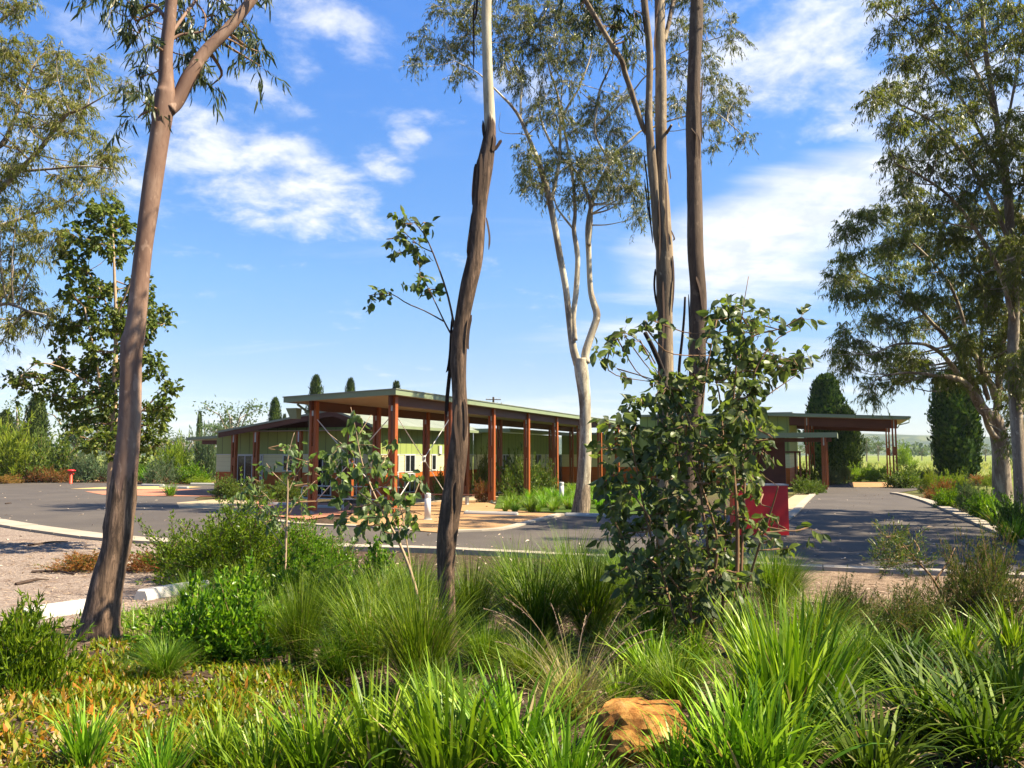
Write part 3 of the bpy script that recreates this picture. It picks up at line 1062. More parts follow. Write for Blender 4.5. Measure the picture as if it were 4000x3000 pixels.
# awning at the far end
m = MB()
m.hexa([(RL - 2.7, 11, 3.0), (RL - .21, 11, 3.12), (RL - .21, 20, 3.12), (RL - 2.7, 20, 3.0), (RL - 2.7, 11, 3.16), (RL - .21, 11, 3.28), (RL - .21, 20, 3.28), (RL - 2.7, 20, 3.16)])
m.build('awning', fascia_m, bA)
m = MB()
m.bx(RL - 1.7, RL - .21, 11.2, 11.32, 2.78, 3.0)
m.build('awning_beam', beam_m, bA)

# --- shaded wing beyond the courtyard
bB = local_thing('shaded_wing', 'green and cream clad wing in deep shade under the far end of the walkway', 'building')
RB = -5.6
for nm, mt, z0, z1 in BANDS:
    m = MB()
    dz = .012 if z0 > 2 else 0
    m.bx(RW + .02, RB + dz, 22.45 - dz, 22.65, z0, z1 - .002)
    m.bx(RB - .2, RB + dz, 22.651, 34.8, z0, z1 - .002)
    m.build(nm, mt, bB)
m = MB()
m.bx(RW + .16, -4.45, 22.0, 34.8, 3.72, 3.82)  # eaves carried out to the walkway to shut skylight off the wall
m.build('roof', roof_m, bB)
m = MB()
m.bx(RW + .15, -4.42, 21.97, 21.999, 3.6, 3.84)
m.bx(-4.449, -4.42, 22.0, 34.8, 3.6, 3.84)
m.build('fascia', fascia_m, bB)
for x0, x1, z0, z1 in ((1962, 1985, 1.27, 2.2), (2085, 2112, .1, 2.2), (2165, 2195, .1, 2.2)):
    window(bB, 'r', a_at(x0, RB), a_at(x1, RB), RB, z0, z1, 1)
m = MB()
m.bx(RB + .0, RB + .16, a_at(2128, RB), a_at(2134, RB), 0, 2.2)
m.build('pilaster', white_m, bB)

# --- hall behind the sapling, next to the porch
bC = local_thing('flat_roofed_hall', 'flat roofed green hall behind the leafy sapling, joined to the drive through porch', 'building')
for nm, mt, z0, z1 in (('orange_boarding', orange_boards, 0, 1.25), ('cream_boarding', cream_panel, 1.25, 2.2), ('green_cladding', green_panel, 2.2, 5.0)):
    m = MB()
    dz = .012 if z0 > 2 else 0
    m.bx(.8, 11.4 + dz, 34.9 - dz, 46, z0, z1 - .002)
    m.bx(-5.4, .78 + dz, 34.95 - dz, 44, z0, min(z1, 3.7) - .002)
    m.build(nm, mt, bC)
m = MB()
m.bx(.4, 11.7, 34.5, 46.3, 5.0, 5.15)
m.bx(-5.6, .785, 34.81, 44.3, 3.701, 3.85)
m.build('roof', roof_m, bC)
m = MB()
rs = r_at(3063, 28.0)
m.bx(rs - 2.8, rs, 28.0, 28.15, 0, 3.25)
m.build('screen_wall', screen_m, bC)
for px in (3102, 3120):
    r = r_at(px, 33)
    m = MB()
    m.bx(r - .06, r + .06, 32.95, 33.05, 0, 2.3)
    m.build('frame_post', beam_m, bC)
m = MB()
m.bx(r_at(3064, 33), r_at(3124, 33), 32.9, 33.1, 2.3, 2.42)
m.build('frame_rail', beam_m, bC)
window(bC, 'a', 2.5, 5.5, 34.9 - .012, .1, 2.2, 3)

# --- drive through porch
pc = local_thing('drive_through_porch', 'flat roofed drive through porch on tall twin posts at the end of the asphalt drive', 'porch')


def zp(r):
    return 4.72 - .046 * (r - 18.9)


def pslab(mb, r0, r1, a0, a1, dt, db):
    mb.hexa([(r, a, zp(r) + d) for d in (db, dt) for r, a in ((r0, a0), (r1, a0), (r1, a1), (r0, a1))])


m = MB()
pslab(m, 9.0, 18.95, 34.1, 46, .0, -.06)
m.build('roof', roof_m, pc)
m = MB()
pslab(m, 9.0, 18.9, 34.12, 34.16, -.062, -.22)
m.build('fascia', fascia_m, pc)
m = MB()
pslab(m, 18.951, 19.1, 34.1, 46, .0, -.14)
m.build('gutter', fascia_m, pc)
for a in (34.95, 44.3):
    m = MB()
    pslab(m, 11.45, 18.3, a - .05, a + .05, -.24, -.82)
    m.build('beam', beam_m, pc)
m = MB()
pslab(m, 9.1, 18.85, 34.17, 45.9, -.2, -.225)
m.build('soffit', soffit_m, pc)
for a in (34.95, 44.3):
    post_pair(pc, 18.1, a, zp(18.1) - .24)
    post_pair(pc, 12.6, a, zp(12.6) - .24)
m = MB()
m.tube([(19.0, 34.3, 4.55), (19.0, 34.3, 4.3), (18.4, 34.4, 4.15), (18.3, 34.5, 3.95)], [.04] * 4, 6)
m.build('downpipe', fascia_m, pc)

# --- lower canopy beside the porch
lc = local_thing('low_canopy', 'small flat canopy on a brown twin post in front of the drive through porch', 'canopy')
m = MB()
m.bx(8.2, 14.6, 26.3, 31.2, 3.36, 3.48)
m.build('roof', roof_m, lc)
m = MB()
m.bx(8.2, 14.62, 26.27, 26.299, 3.2, 3.5)
m.bx(14.601, 14.63, 26.3, 31.2, 3.2, 3.5)
m.build('fascia', fascia_m, lc)
m = MB()
m.bx(8.3, 14.3, 26.9, 26.98, 2.95, 3.19)
m.build('beam', beam_m, lc)
m = MB()
m.bx(8.3, 14.55, 26.35, 31.1, 3.3, 3.32)
m.build('soffit', soffit_m, lc)
post_pair(lc, 13.85, 26.75, 3.29)
post_pair(lc, 13.85, 30.6, 3.29)

# ------------------------------------------------------------------ small built things
def bollard(px, Y, label):
    q = at(px, 1800, Y)
    r = thing('bollard_light', (q[0], Y, 0), label, 'bollard', 'white bollard lights by the walkway')
    for nm, me in BOL:
        c = bpy.data.objects.new(nm, me)
        C.objects.link(c)
        c.parent = r


def lathe(prof, sides=20):
    mb = MB()
    P = np.array(prof)
    a = np.linspace(0, 2 * math.pi, sides, endpoint=False)
    V = np.stack([P[:, 0:1] * np.cos(a), P[:, 0:1] * np.sin(a), P[:, 1:2] * np.ones(sides)], -1).reshape(-1, 3)
    n = len(P)
    i = np.arange(n - 1)[:, None] * sides
    j = np.arange(sides)[None]
    j2 = (j + 1) % sides
    mb.add(V, [np.stack([i + j, i + j2, i + sides + j2, i + sides + j], -1).reshape(-1, 4), np.arange(sides)[::-1], np.arange(sides) + (n - 1) * sides])
    return mb


BOL = [('base_plate', lathe([(.16, 0), (.16, .02), (.14, .03)]).mesh('base_plate', steel_m)),
       ('post', lathe([(.108, .03), (.108, .72), (.10, .725)]).mesh('post', white_m, smooth=True)),
       ('light_head', lathe([(.09, .725), (.09, .745), (.108, .75), (.108, .775), (.09, .78), (.09, .80), (.108, .805), (.108, .88), (.09, .895)]).mesh('light_head', white_m))]
bollard(1672, 28.0, 'white cylindrical bollard light on tan paving left of the fibrous centre trunk')
bollard(2193, 39.0, 'white bollard light half hidden in grass beside the pale forked gum')


def wheel_stop(pa, pb, label, sign=None, h=.11, w=.2, name='wheel_stop', mat=None):
    a, b = gp(*pa), gp(*pb)
    d = b - a
    L = math.hypot(d[0], d[1])
    ang = math.atan2(d[1], d[0])
    prof = [(-w / 2, 0), (w / 2, 0), (w / 2 - .01, h * .45), (w / 2 - .05, h), (-w / 2 + .05, h), (-w / 2 + .01, h * .45)]
    n = len(prof)
    secs = [(-L / 2, .86), (-L / 2 + .05, 1), (L / 2 - .05, 1), (L / 2, .86)]
    V = [(x, y * s, z * s) for x, s in secs for y, z in prof]
    mb = MB()
    for k in range(3):
        mb.add(V if k == 0 else np.zeros((0, 3)), [])
    idx = np.array([[k * n + j, k * n + (j + 1) % n, (k + 1) * n + (j + 1) % n, (k + 1) * n + j] for k in range(3) for j in range(n)])
    mb2 = MB()
    mb2.add(V, [idx[:, ::-1], np.arange(n), np.arange(n)[::-1] + 3 * n])
    o = mb2.build(name, mat or stop_m)
    mid = (a + b) / 2
    o.location = (mid[0], mid[1], max(float(gz(mid[0], mid[1])), .012) + .003)
    o.rotation_euler = (0, math.atan2(a[2] - b[2], L), ang)
    tag(o, label, 'wheel stop', 'concrete wheel stops')
    if sign:
        pm = MB()
        pm.box((0.05, -w / 2 + .022, h * .72), (.30, .004, .034), [[1, 0, 0], [0, math.cos(.35), math.sin(.35)], [0, -math.sin(.35), math.cos(.35)]])
        po = pm.build('name_plate', white_m, o)
        fc = bpy.data.curves.new('lettering', 'FONT')
        fc.body = sign
        fc.size = .075
        fc.align_x = 'CENTER'
        fc.align_y = 'CENTER'
        fc.extrude = .001
        fc.materials.append(lettering_m)
        tmp = bpy.data.objects.new('lettering', fc)
        C.objects.link(tmp)
        bpy.context.view_layer.update()
        lme = bpy.data.meshes.new_from_object(tmp.evaluated_get(bpy.context.evaluated_depsgraph_get()))
        bpy.data.objects.remove(tmp)
        fo = bpy.data.objects.new('lettering', lme)
        C.objects.link(fo)
        fo.parent = po
        fo.location = (.05, -w / 2 + .014, h * .72)
        fo.rotation_euler = (math.pi / 2 - .35, 0, 0)
    return o


wheel_stop((1815, 2008), (2022, 2014), 'long concrete wheel stop on tan paving right of the fibrous centre trunk')
wheel_stop((2208, 2016), (2432, 2022), 'concrete wheel stop lettered OFFICIANT at the head of an asphalt bay', 'OFFICIANT')
wheel_stop((1015, 1972), (1156, 1974), 'grey concrete wheel stop in shade left of the front walkway post')
wheel_stop((1242, 1984), (1345, 1986), 'concrete wheel stop in shade below the white handrail')
wheel_stop((555, 1897), (640, 1899), 'far concrete wheel stop behind the yellow paving', None, .12)
wheel_stop((625, 1905), (735, 1908), 'concrete wheel stop beside the small tussock on salmon paving', None, .12)
wheel_stop((745, 1893), (850, 1894), 'far concrete wheel stop by the end of the low building', None, .12)
wheel_stop((85, 2428), (400, 2380), 'pale rounded concrete wheel stop behind the foot of the leaning pink gum', None, .15, .24)
wheel_stop((548, 2350), (800, 2305), 'pale concrete wheel stop half buried under the leafy shrub', None, .15, .24)

# bench in the courtyard
b0, b1 = gp(1578, 1968), gp(1850, 1972)
bd = b1 - b0
bl = math.hypot(bd[0], bd[1])
bn = thing('courtyard_bench', ((b0[0] + b1[0]) / 2, (b0[1] + b1[1]) / 2, 0), 'long low timber bench in front of the sunlit orange boards', 'bench', None, math.atan2(bd[1], bd[0]))
m = MB()
for k in range(3):
    m.bx(-bl / 2, bl / 2, -.2 + k * .14, -.08 + k * .14, .40, .445)
m.build('seat', beam_m, bn)
for k in range(4):
    x = -bl / 2 + .3 + k * (bl - .6) / 3
    m = MB()
    m.bx(x - .04, x + .04, -.16, .16, 0.01, .40)
    m.build('leg', steel_m, bn)

# handrail
h0 = lw(-4.6, 1.2)
hr = thing('handrail', (P0[0], P0[1], 0), 'pale tubular handrail with looped end beside the front walkway posts', 'handrail', None, -TH)
ya, rl, rr = 2.2, r_at(1189, 2.2), -.8
m = MB()
th_ = np.linspace(math.pi / 2, math.pi * 1.5, 9)
loop = [(rl + .1 + .16 * math.cos(q), ya, .68 + .25 * math.sin(q)) for q in th_]
m.tube([(rr, ya, .93)] + loop + [(rr, ya, .43)], .022, 8)
m.build('rail', white_m, hr)
for k in range(3):
    x = rl + .7 + k * 1.25
    m = MB()
    m.tube([(x, ya, .0), (x, ya, .91)], .02, 8)
    m.build('rail_post', white_m, hr)

# red box behind the sapling
q = gp(3085, 2098)
rb = thing('red_cabinet', (q[0] - .72, q[1] + .3, 0), 'big plain red cabinet with grey cap standing behind the leafy sapling', 'cabinet', None, math.radians(-4))
m = MB()
m.bx(-.72, .72, -.28, .28, .05, 1.36)
m.build('body', red_m, rb)
m = MB()
m.bx(-.74, .74, -.30, .30, 1.362, 1.40)
m.build('cap', greycap_m, rb)
m = MB()
m.bx(-.66, .66, -.24, .24, -.02, .049)
m.build('plinth', greycap_m, rb)
m = MB()
m.bx(.722, .735, -.2, .2, .2, 1.2)
m.build('lit_side_panel', simple_mat('lit_side_orange', (.55, .13, .05), .5, .3, .1, 3), rb)  # sunlit tone of the right side face, put in as an orange panel

# red standpipe across the road
q = gp(276, 1889)
hy = thing('fire_standpipe', (q[0], q[1], 0), 'short red post with a flat mushroom top across the asphalt by orange shrubs', 'standpipe')
lathe([(.14, 0), (.14, .03), (.115, .05), (.115, .86), (.09, .9)]).build('post', orange_red_m, hy, smooth=True)
lathe([(.10, .9), (.30, .93), (.31, 1.0), (.26, 1.03), (.05, 1.06)]).build('cap', red_m, hy, smooth=True)
for s_ in (-1, 1):
    m = MB()
    m.tube([(s_ * .1, 0, .74), (s_ * .2, 0, .74)], [.05, .05], 10)
    m.build('outlet', red_m, hy)

# power pole
q = at(1927, 1700, 120)
pw = thing('power_pole', (q[0], 120, 0), 'wooden power pole with crossarm rising behind the walkway roof', 'power pole')
m = MB()
m.tube([(0, 0, 0), (0, 0, 10.6)], [.2, .15], 10)
m.build('pole', bark_brown, pw)
for z_, w_ in ((10.2, 1.1), (9.6, 1.3)):
    m = MB()
    m.bx(-w_, w_, -.25, -.16, z_ - .06, z_ + .06)
    m.build('crossarm', bark_brown, pw)
    for k in (-1, -.5, .5, 1):
        m = MB()
        m.tube([(k * w_ * .92, -.2, z_ + .06), (k * w_ * .92, -.2, z_ + .3)], [.05, .035], 6)
        m.build('insulator', steel_m, pw)

# sandstone rock in the bed
q = gp(2510, 2925)
bm = bmesh.new()
bmesh.ops.create_icosphere(bm, subdivisions=4, radius=1)
from mathutils import noise as mnoise
for v in bm.verts:
    c = v.co
    n_ = mnoise.noise(c * 1.1 + Vector((3, 1, 7))) * .45 + mnoise.noise(c * 2.6) * .18 + mnoise.noise(c * 7) * .06 + mnoise.noise(c * 18) * .02
    f_ = 1 + n_
    x_, y_, z_ = c.x * .30 * f_, c.y * .22 * f_, c.z * .17 * f_
    z_ = max(z_ + .10 + .10 * (x_ + .1), -.06)
    z_ = min(z_, .30 + .10 * mnoise.noise(c * 1.5) + .18 * x_)
    v.co = (x_, y_, z_)
me = bpy.data.meshes.new('sandstone_rock')
bm.to_mesh(me)
bm.free()
rk, t, p, out = new_mat('sandstone')
co = objco(t)
a_ = t.noise(co, 6, 8, .7)
c = t.ramp(a_, [(.32, (.10, .04, .018)), (.45, (.32, .13, .03)), (.55, (.54, .27, .07)), (.7, (.52, .33, .15))])
setc(t, p, c, .9, .15, t.bump(t.noise(co, 28, 8, .75), .9, .02))
me.materials.append(rk)
ro = bpy.data.objects.new('sandstone_rock', me)
C.objects.link(ro)
ro.location = (q[0], q[1], q[2] - .03)
tag(ro, 'orange brown sandstone rock among strap leaves at the front of the bed', 'rock')

# ------------------------------------------------------------------ trees
class Tree:
    def __init__(self, name, label, cat, Y, base_px, bark, group=None, base=None):
        self.Y = Y
        b = gp(*base_px) if base is None else np.array(base, float)
        if base is None:
            b = at(base_px[0], base_px[1], Y)
            b[2] = float(gz(b[0], Y))
        self.base = b
        self.root = thing(name, tuple(b), label, cat, group)
        self.bark = bark
        self.pts = []

    def limb(self, name, lst, dy=0.0, sides=14, bump=.05, n=None, y0=0.0, flare=0.0, ground=False, mat=None):
        k = len(lst)
        P = np.array([at(a, b, self.Y + y0 + dy * i / max(1, k - 1)) for i, (a, b, w) in enumerate(lst)])
        R = np.array([w / 2 / F * (self.Y + y0 + dy * i / max(1, k - 1)) for i, (a, b, w) in enumerate(lst)])
        if ground:
            P[0, 2] = min(P[0, 2], float(gz(P[0, 0], P[0, 1]))) - .12
        length = np.linalg.norm(np.diff(P, axis=0), axis=1).sum()
        m_ = n or int(np.clip(length / (np.mean(R) * 1.2), 8, 90))
        Q = catmull(np.c_[P, R], m_)
        pts, rad = Q[:, :3], np.maximum(Q[:, 3], .003)
        if flare:
            s = np.linspace(0, length, m_)
            rad = rad * (1 + flare * np.exp(-s / .22))
        mb_ = MB()
        mb_.tube(pts, rad, sides, 0, bump)
        o = mb_.build(name, mat or self.bark, self.root, self.base, smooth=True)
        self.pts.append(np.c_[pts, rad])
        return o

    def strips(self, lst, width=.03, mat=None):
        """Loose bark ribbons hanging from the trunk: each a list of pixel points at a depth offset."""
        for pts, dy, w in lst:
            P = catmull(np.array([at(a, b, self.Y + dy) for a, b in pts]), 10)
            mb_ = MB()
            t_ = np.linspace(0, 1, 10)
            wd = w / F * self.Y * np.clip(np.minimum(t_ * 6 + .3, (1 - t_) * 4 + .15), 0, 1) * .5
            o_ = np.array([.8, .6, 0]) * wd[:, None]
            o2 = np.array([-.6, .8, 0]) * .006
            V = np.concatenate([P - o_, P + o_, P + o_ * .7 + o2, P - o_ * .7 + o2])
            i = np.arange(9)
            mb_.add(V, [np.stack([i + a * 10, i + 1 + a * 10, i + 1 + b * 10, i + b * 10], -1) for a, b in ((0, 1), (1, 2), (2, 3), (3, 0))])
            mb_.build('bark_ribbon', mat or strip_mat, self.root, self.base)

    def crown(self, clumps, leafm, L, Wd, dens, spread=1.0, droop=.9, per=14, spray=.4, tpl=T_LANCE, twigm=None, yoff=0.0, connect=True, maxconn=4.0, twr=.014, name='crown', outw=.35):
        mb_ = MB()
        BP = np.vstack(self.pts) if self.pts else None
        allP, allD, allL = [], [], []
        for (px, py, rx, ry) in clumps:
            Yc = self.Y + yoff + rng.uniform(-spread, spread)
            c = at(px, py, Yc)
            ex = np.array([rx / F * Yc, (rx + ry) / 2 / F * Yc * .9, ry / F * Yc])
            if connect and BP is not None:
                dd = np.linalg.norm(BP[:, :3] - c, axis=1) + 1.2 * np.maximum(0, BP[:, 2] - c[2])
                a = BP[np.argmin(dd)]
                if dd.min() < maxconn:
                    mid = (a[:3] + c) / 2 + np.array([rng.normal(0, .08), rng.normal(0, .08), -.06 * dd.min()]) + rng.normal(0, .04 * dd.min(), 3)
                    r0 = min(a[3] * .6, .012 + .012 * dd.min())
                    mb_.tube(catmull([a[:3], mid, c], 8), np.linspace(r0, .007, 8), 5, 1, cap=False)
            ns = max(3, int(dens * ex[0] * ex[2] * 3.14))
            u = unit(rng.normal(size=(ns, 3))) * (rng.random((ns, 1)) ** .5)
            Oo = c + u * ex
            for o in Oo:
                w = unit((o - c + rng.normal(0, .15, 3) * ex)[None])[0]
                td = unit((w * .8 + np.array([0, 0, .25]) + rng.normal(0, .35, 3))[None])[0]
                ln = spray * rng.uniform(.6, 1.3)
                s = np.linspace(0, 1, 5)[:, None]
                tw = o + td * ln * s + np.array([0, 0, -droop * .55 * ln]) * s ** 2
                mb_.tube(np.vstack([c + (o - c) * .45, tw[0], tw[2], tw[4]]), [twr * .6, twr * .45, twr * .3, twr * .15], 3, 1, cap=False)
                q = rng.random(per)[:, None]
                P = o + td * ln * q + np.array([0, 0, -droop * .55 * ln]) * q ** 2 + rng.normal(0, .02, (per, 3))
                D = td * outw + np.array([0, 0, -droop]) + rng.normal(0, .42, (per, 3))
                allP.append(P)
                allD.append(D)
        P, D = np.vstack(allP), np.vstack(allD)
        n = len(P)
        sz_ = rng.uniform(.5, 1.35, n)
        leaves(mb_, P, D, L * sz_, Wd * sz_ ** .7 * rng.uniform(.7, 1.2, n), tpl)
        return mb_.build(name, [leafm, twigm or stem_mat], self.root, self.base)


def sc(lst, s, ox, oy):
    return [(ox + a * s, oy + b * s, w * s) for a, b, w in lst]


# 1. leaning pink gum, near left
T = Tree('leaning_gum_tree', 'big leaning gum with smooth pinkish bark that forks high up', 'tree', 8.2, (385, 2485), bark_pink)
T.limb('trunk', [(372, 2520, 185), (395, 2400, 132), (424, 2250, 116), (456, 2130, 104), (470, 2000, 98), (503, 1700, 84), (510, 1500, 78), (512, 1380, 84), (533, 1250, 74), (558, 1000, 69), (592, 750, 72), (620, 560, 74), (643, 390, 76), (648, 330, 62), (650, 200, 50), (665, 60, 48), (680, -140, 44), (690, -380, 38)], 0, 20, .05, 90, flare=.25, ground=True)
T.limb('limb', [(655, 430, 60), (690, 395, 56), (745, 290, 56), (800, 205, 50), (880, 125, 44), (960, 30, 42), (1040, -80, 38), (1150, -260, 30)], .5, 16, .05)
T.limb('limb', [(655, 150, 14), (720, 60, 13), (770, -10, 11), (800, -100, 9)], .6, 8, .05)
T.limb('limb', [(645, 180, 14), (700, 138, 11), (790, 120, 9), (800, 60, 8), (760, 0, 7)], .3, 8, .05)
T.limb('limb', [(640, 60, 18), (600, 20, 14), (560, 35, 10), (520, 60, 7)], .5, 8, .05)
T.limb('limb', [(690, -300, 30), (620, -400, 22), (500, -420, 14), (380, -300, 8)], .9, 8, .05)
T.strips([([(432, 1930), (424, 2000), (428, 2080)], 0.05, 14)], mat=strip_mat)
cl = [(440, 40, 30, 40), (500, 110, 26, 50), (525, 60, 30, 50), (470, -20, 50, 40), (560, 30, 30, 40), (600, 180, 26, 50), (540, 150, 20, 40), (700, 160, 40, 50), (760, 60, 36, 50), (745, 120, 30, 40), (840, 60, 36, 50), (880, 110, 30, 50),
      (960, 190, 26, 60), (1005, 200, 28, 60), (990, 130, 30, 40), (1020, 260, 18, 30), (730, 220, 40, 40), (790, 300, 34, 44), (830, 330, 30, 30), (760, 250, 30, 30), (560, 400, 34, 50), (545, 300, 34, 50), (540, 460, 30, 30), (590, 380, 22, 40), (575, 250, 25, 40), (690, 30, 30, 30), (930, 60, 24, 40), (640, -60, 120, 60), (900, -80, 120, 60), (420, -120, 120, 60)]
T.crown(cl, leaf_dark, .16, .024, 135, .7, 1.15, 15, .22, T_SICKLE, maxconn=1.6, twr=.006, yoff=.5)

# 2. fibrous centre gum, near
T = Tree('centre_gum_tree', 'slender gum with dark shaggy bark below and smooth cream bark above', 'tree', 7.45, (1755, 2545), bark_centre)
T.limb('trunk', [(1762, 2580, 50), (1756, 2480, 52), (1745, 2330, 62), (1742, 2200, 68), (1745, 2120, 72), (1758, 2000, 80), (1775, 1880, 76), (1790, 1750, 72), (1797, 1640, 66), (1793, 1500, 58), (1792, 1400, 62), (1806, 1250, 60), (1830, 1120, 62), (1856, 1000, 62), (1874, 800, 56), (1895, 640, 62), (1913, 530, 52), (1914, 480, 46), (1906, 300, 42), (1900, 100, 42), (1902, -60, 40), (1905, -400, 34)], 0, 20, .06, 90, flare=.35, ground=True)
T.strips([
    ([(1840, 900), (1832, 960), (1826, 1000)], -.05, 14), ([(1845, 830), (1836, 900), (1824, 985)], .0, 10), ([(1900, 850), (1912, 920), (1910, 975)], -.03, 9),
    ([(1896, 545), (1890, 520), (1887, 470)], -.03, 16), ([(1930, 590), (1950, 560), (1958, 545)], -.04, 16), ([(1925, 590), (1932, 550), (1930, 525)], -.06, 16),
    ([(1855, 0), (1850, 60), (1851, 150), (1850, 270)], .05, 8), ([(1865, -60), (1862, 30), (1855, 80)], .0, 12),
    ([(1768, 1230), (1762, 1300), (1758, 1380), (1750, 1440), (1742, 1455)], .05, 12), ([(1764, 1400), (1752, 1500), (1746, 1570), (1742, 1640)], .04, 18),
    ([(1842, 1230), (1830, 1290), (1826, 1350), (1830, 1365)], -.06, 14), ([(1784, 1580), (1779, 1650), (1788, 1740), (1784, 1780)], -.12, 14),
    ([(1800, 1860), (1806, 1900), (1800, 1960), (1796, 2010)], -.12, 14), ([(1778, 1880), (1772, 1940), (1776, 2010)], -.11, 16),
    ([(1815, 1560), (1822, 1640), (1816, 1720)], -.07, 12), ([(1735, 2050), (1722, 2120), (1718, 2230)], .0, 14), ([(1868, 620), (1858, 680), (1850, 760)], .0, 10),
    ([(1858, 640), (1850, 720), (1846, 800)], -.1, 14), ([(1880, 600), (1878, 700), (1868, 800)], -.11, 14)], mat=strip_mat)
cs = [(1780, 1325, 14), (1770, 1250, 10), (1745, 1140, 9), (1700, 1010, 7), (1660, 920, 5), (1620, 870, 4)]
for k, lst in enumerate([cs, [(1775, 1330, 9), (1735, 1255, 7), (1690, 1160, 5), (1640, 1060, 4)], [(1733, 1255, 7), (1660, 1215, 5), (1590, 1185, 5), (1520, 1145, 4), (1440, 1155, 3)], [(1690, 985, 5), (1640, 960, 4), (1570, 900, 3)]]):
    T.limb('twig', lst, .0, 6, 0, 12)
T.crown([(1560, 870, 22, 24), (1610, 875, 24, 22), (1545, 930, 22, 30), (1590, 930, 26, 26), (1625, 950, 20, 26), (1660, 870, 16, 20), (1570, 985, 26, 22), (1620, 1000, 22, 14)], leaf_sapling, .085, .05, 260, .12, .6, 5, .09, T_OVATE, maxconn=.9, twr=.004)
for sp3 in ([(1640, 1080, 26, 30), (1665, 1130, 26, 24), (1615, 1120, 20, 20), (1700, 1130, 16, 16)], [(1485, 1150, 24, 10), (1455, 1170, 14, 14), (1510, 1160, 10, 10)]):
    T.crown(sp3, leaf_sapling, .085, .05, 170, .12, .6, 4, .08, T_OVATE, maxconn=.9, twr=.004, name='leaf_spray')
T.crown([(1900, -360, 260, 130), (1750, -420, 180, 100), (2080, -420, 180, 100)], leaf_dark, .16, .024, 48, .8, 1.1, 14, .3, T_SICKLE, maxconn=3)

# 3. pale forked gum by the walkway
T = Tree('pale_forked_gum', 'tall pale gum with white forked limbs and open crown standing by the walkway', 'tree', 31.0, (2268, 1988), bark_pale)
T.limb('trunk', [(2262, 2010, 72), (2268, 1985, 66), (2282, 1850, 54), (2288, 1700, 46), (2284, 1560, 46), (2270, 1440, 54), (2268, 1400, 50)], 0, 18, .05, 40, flare=.2, ground=True)
T.limb('limb', [(2258, 1425, 34), (2238, 1354, 30), (2222, 1230, 27), (2210, 1126, 25), (2187, 1000, 26), (2167, 886, 26), (2146, 780, 26), (2133, 728, 25), (2118, 680, 22), (2104, 633, 20), (2082, 580, 17), (2059, 525, 16), (2028, 456, 13), (1995, 410, 11), (1965, 380, 9), (1905, 320, 7), (1857, 278, 5), (1780, 240, 4)], -1.0, 14, .05, 60)
T.limb('limb', [(2140, 800, 18), (2156, 772, 17), (2172, 700, 15), (2183, 633, 14), (2188, 550, 12), (2190, 475, 11), (2211, 430, 10), (2240, 380, 9), (2262, 342, 7), (2275, 300, 5)], .5, 10, .05)
T.limb('limb', [(2246, 1330, 22), (2240, 1240, 22), (2251, 1126, 22), (2256, 1000, 20), (2242, 900, 18), (2246, 830, 15), (2240, 720, 13), (2222, 600, 11), (2204, 500, 9), (2192, 400, 6), (2200, 320, 4)], .6, 10, .05, y0=-.15)
T.limb('limb', [(2240, 895, 9), (2205, 852, 9), (2176, 810, 7), (2162, 760, 5), (2158, 700, 3)], .2, 8, .05)
T.limb('limb', [(2290, 1420, 30), (2287, 1380, 32), (2312, 1300, 30), (2332, 1234, 28), (2318, 1180, 25), (2306, 1126, 22), (2300, 1000, 21), (2298, 886, 24), (2313, 791, 18), (2340, 720, 17), (2370, 665, 16), (2390, 620, 14), (2414, 589, 12), (2460, 550, 10), (2502, 513, 7), (2540, 500, 5)], .8, 14, .05, 50)
T.limb('limb', [(2299, 960, 18), (2306, 880, 18), (2306, 800, 16), (2286, 740, 14), (2246, 665, 12), (2182, 605, 11), (2142, 540, 10), (2115, 470, 8), (2105, 400, 6), (2120, 320, 4)], 1.4, 10, .05)
T.limb('limb', [(2390, 640, 10), (2340, 560, 9), (2322, 500, 9), (2330, 430, 9), (2344, 348, 9), (2375, 280, 7), (2395, 221, 6), (2400, 120, 4)], -.8, 10, .05)
T.limb('limb', [(2330, 490, 9), (2400, 430, 8), (2470, 360, 7), (2520, 300, 6), (2600, 240, 5), (2740, 170, 4), (2830, 140, 3)], -1.5, 8, .05)
T.limb('limb', [(2034, 470, 9), (2034, 400, 9), (2038, 330, 8), (2020, 280, 7), (1990, 200, 6), (1960, 120, 5)], .9, 8, .05)
T.limb('limb', [(2190, 480, 9), (2180, 380, 9), (2150, 280, 8), (2130, 200, 7), (2110, 120, 6), (2140, 20, 5), (2180, -80, 4)], .9, 8, .05)
T.limb('limb', [(2520, 510, 8), (2620, 470, 7), (2700, 450, 6), (2790, 440, 5), (2870, 500, 4), (2915, 550, 3)], 1.5, 8, .05)
T.limb('limb', [(2262, 345, 7), (2310, 200, 6), (2300, 80, 5), (2330, -60, 4)], .8, 8, .05)
T.limb('dead_branch', [(2062, 530, 4), (2030, 522, 4), (1990, 522, 3), (1950, 508, 2), (1955, 440, 1.5)], -.4, 5, 0, 12, mat=stem_pale)
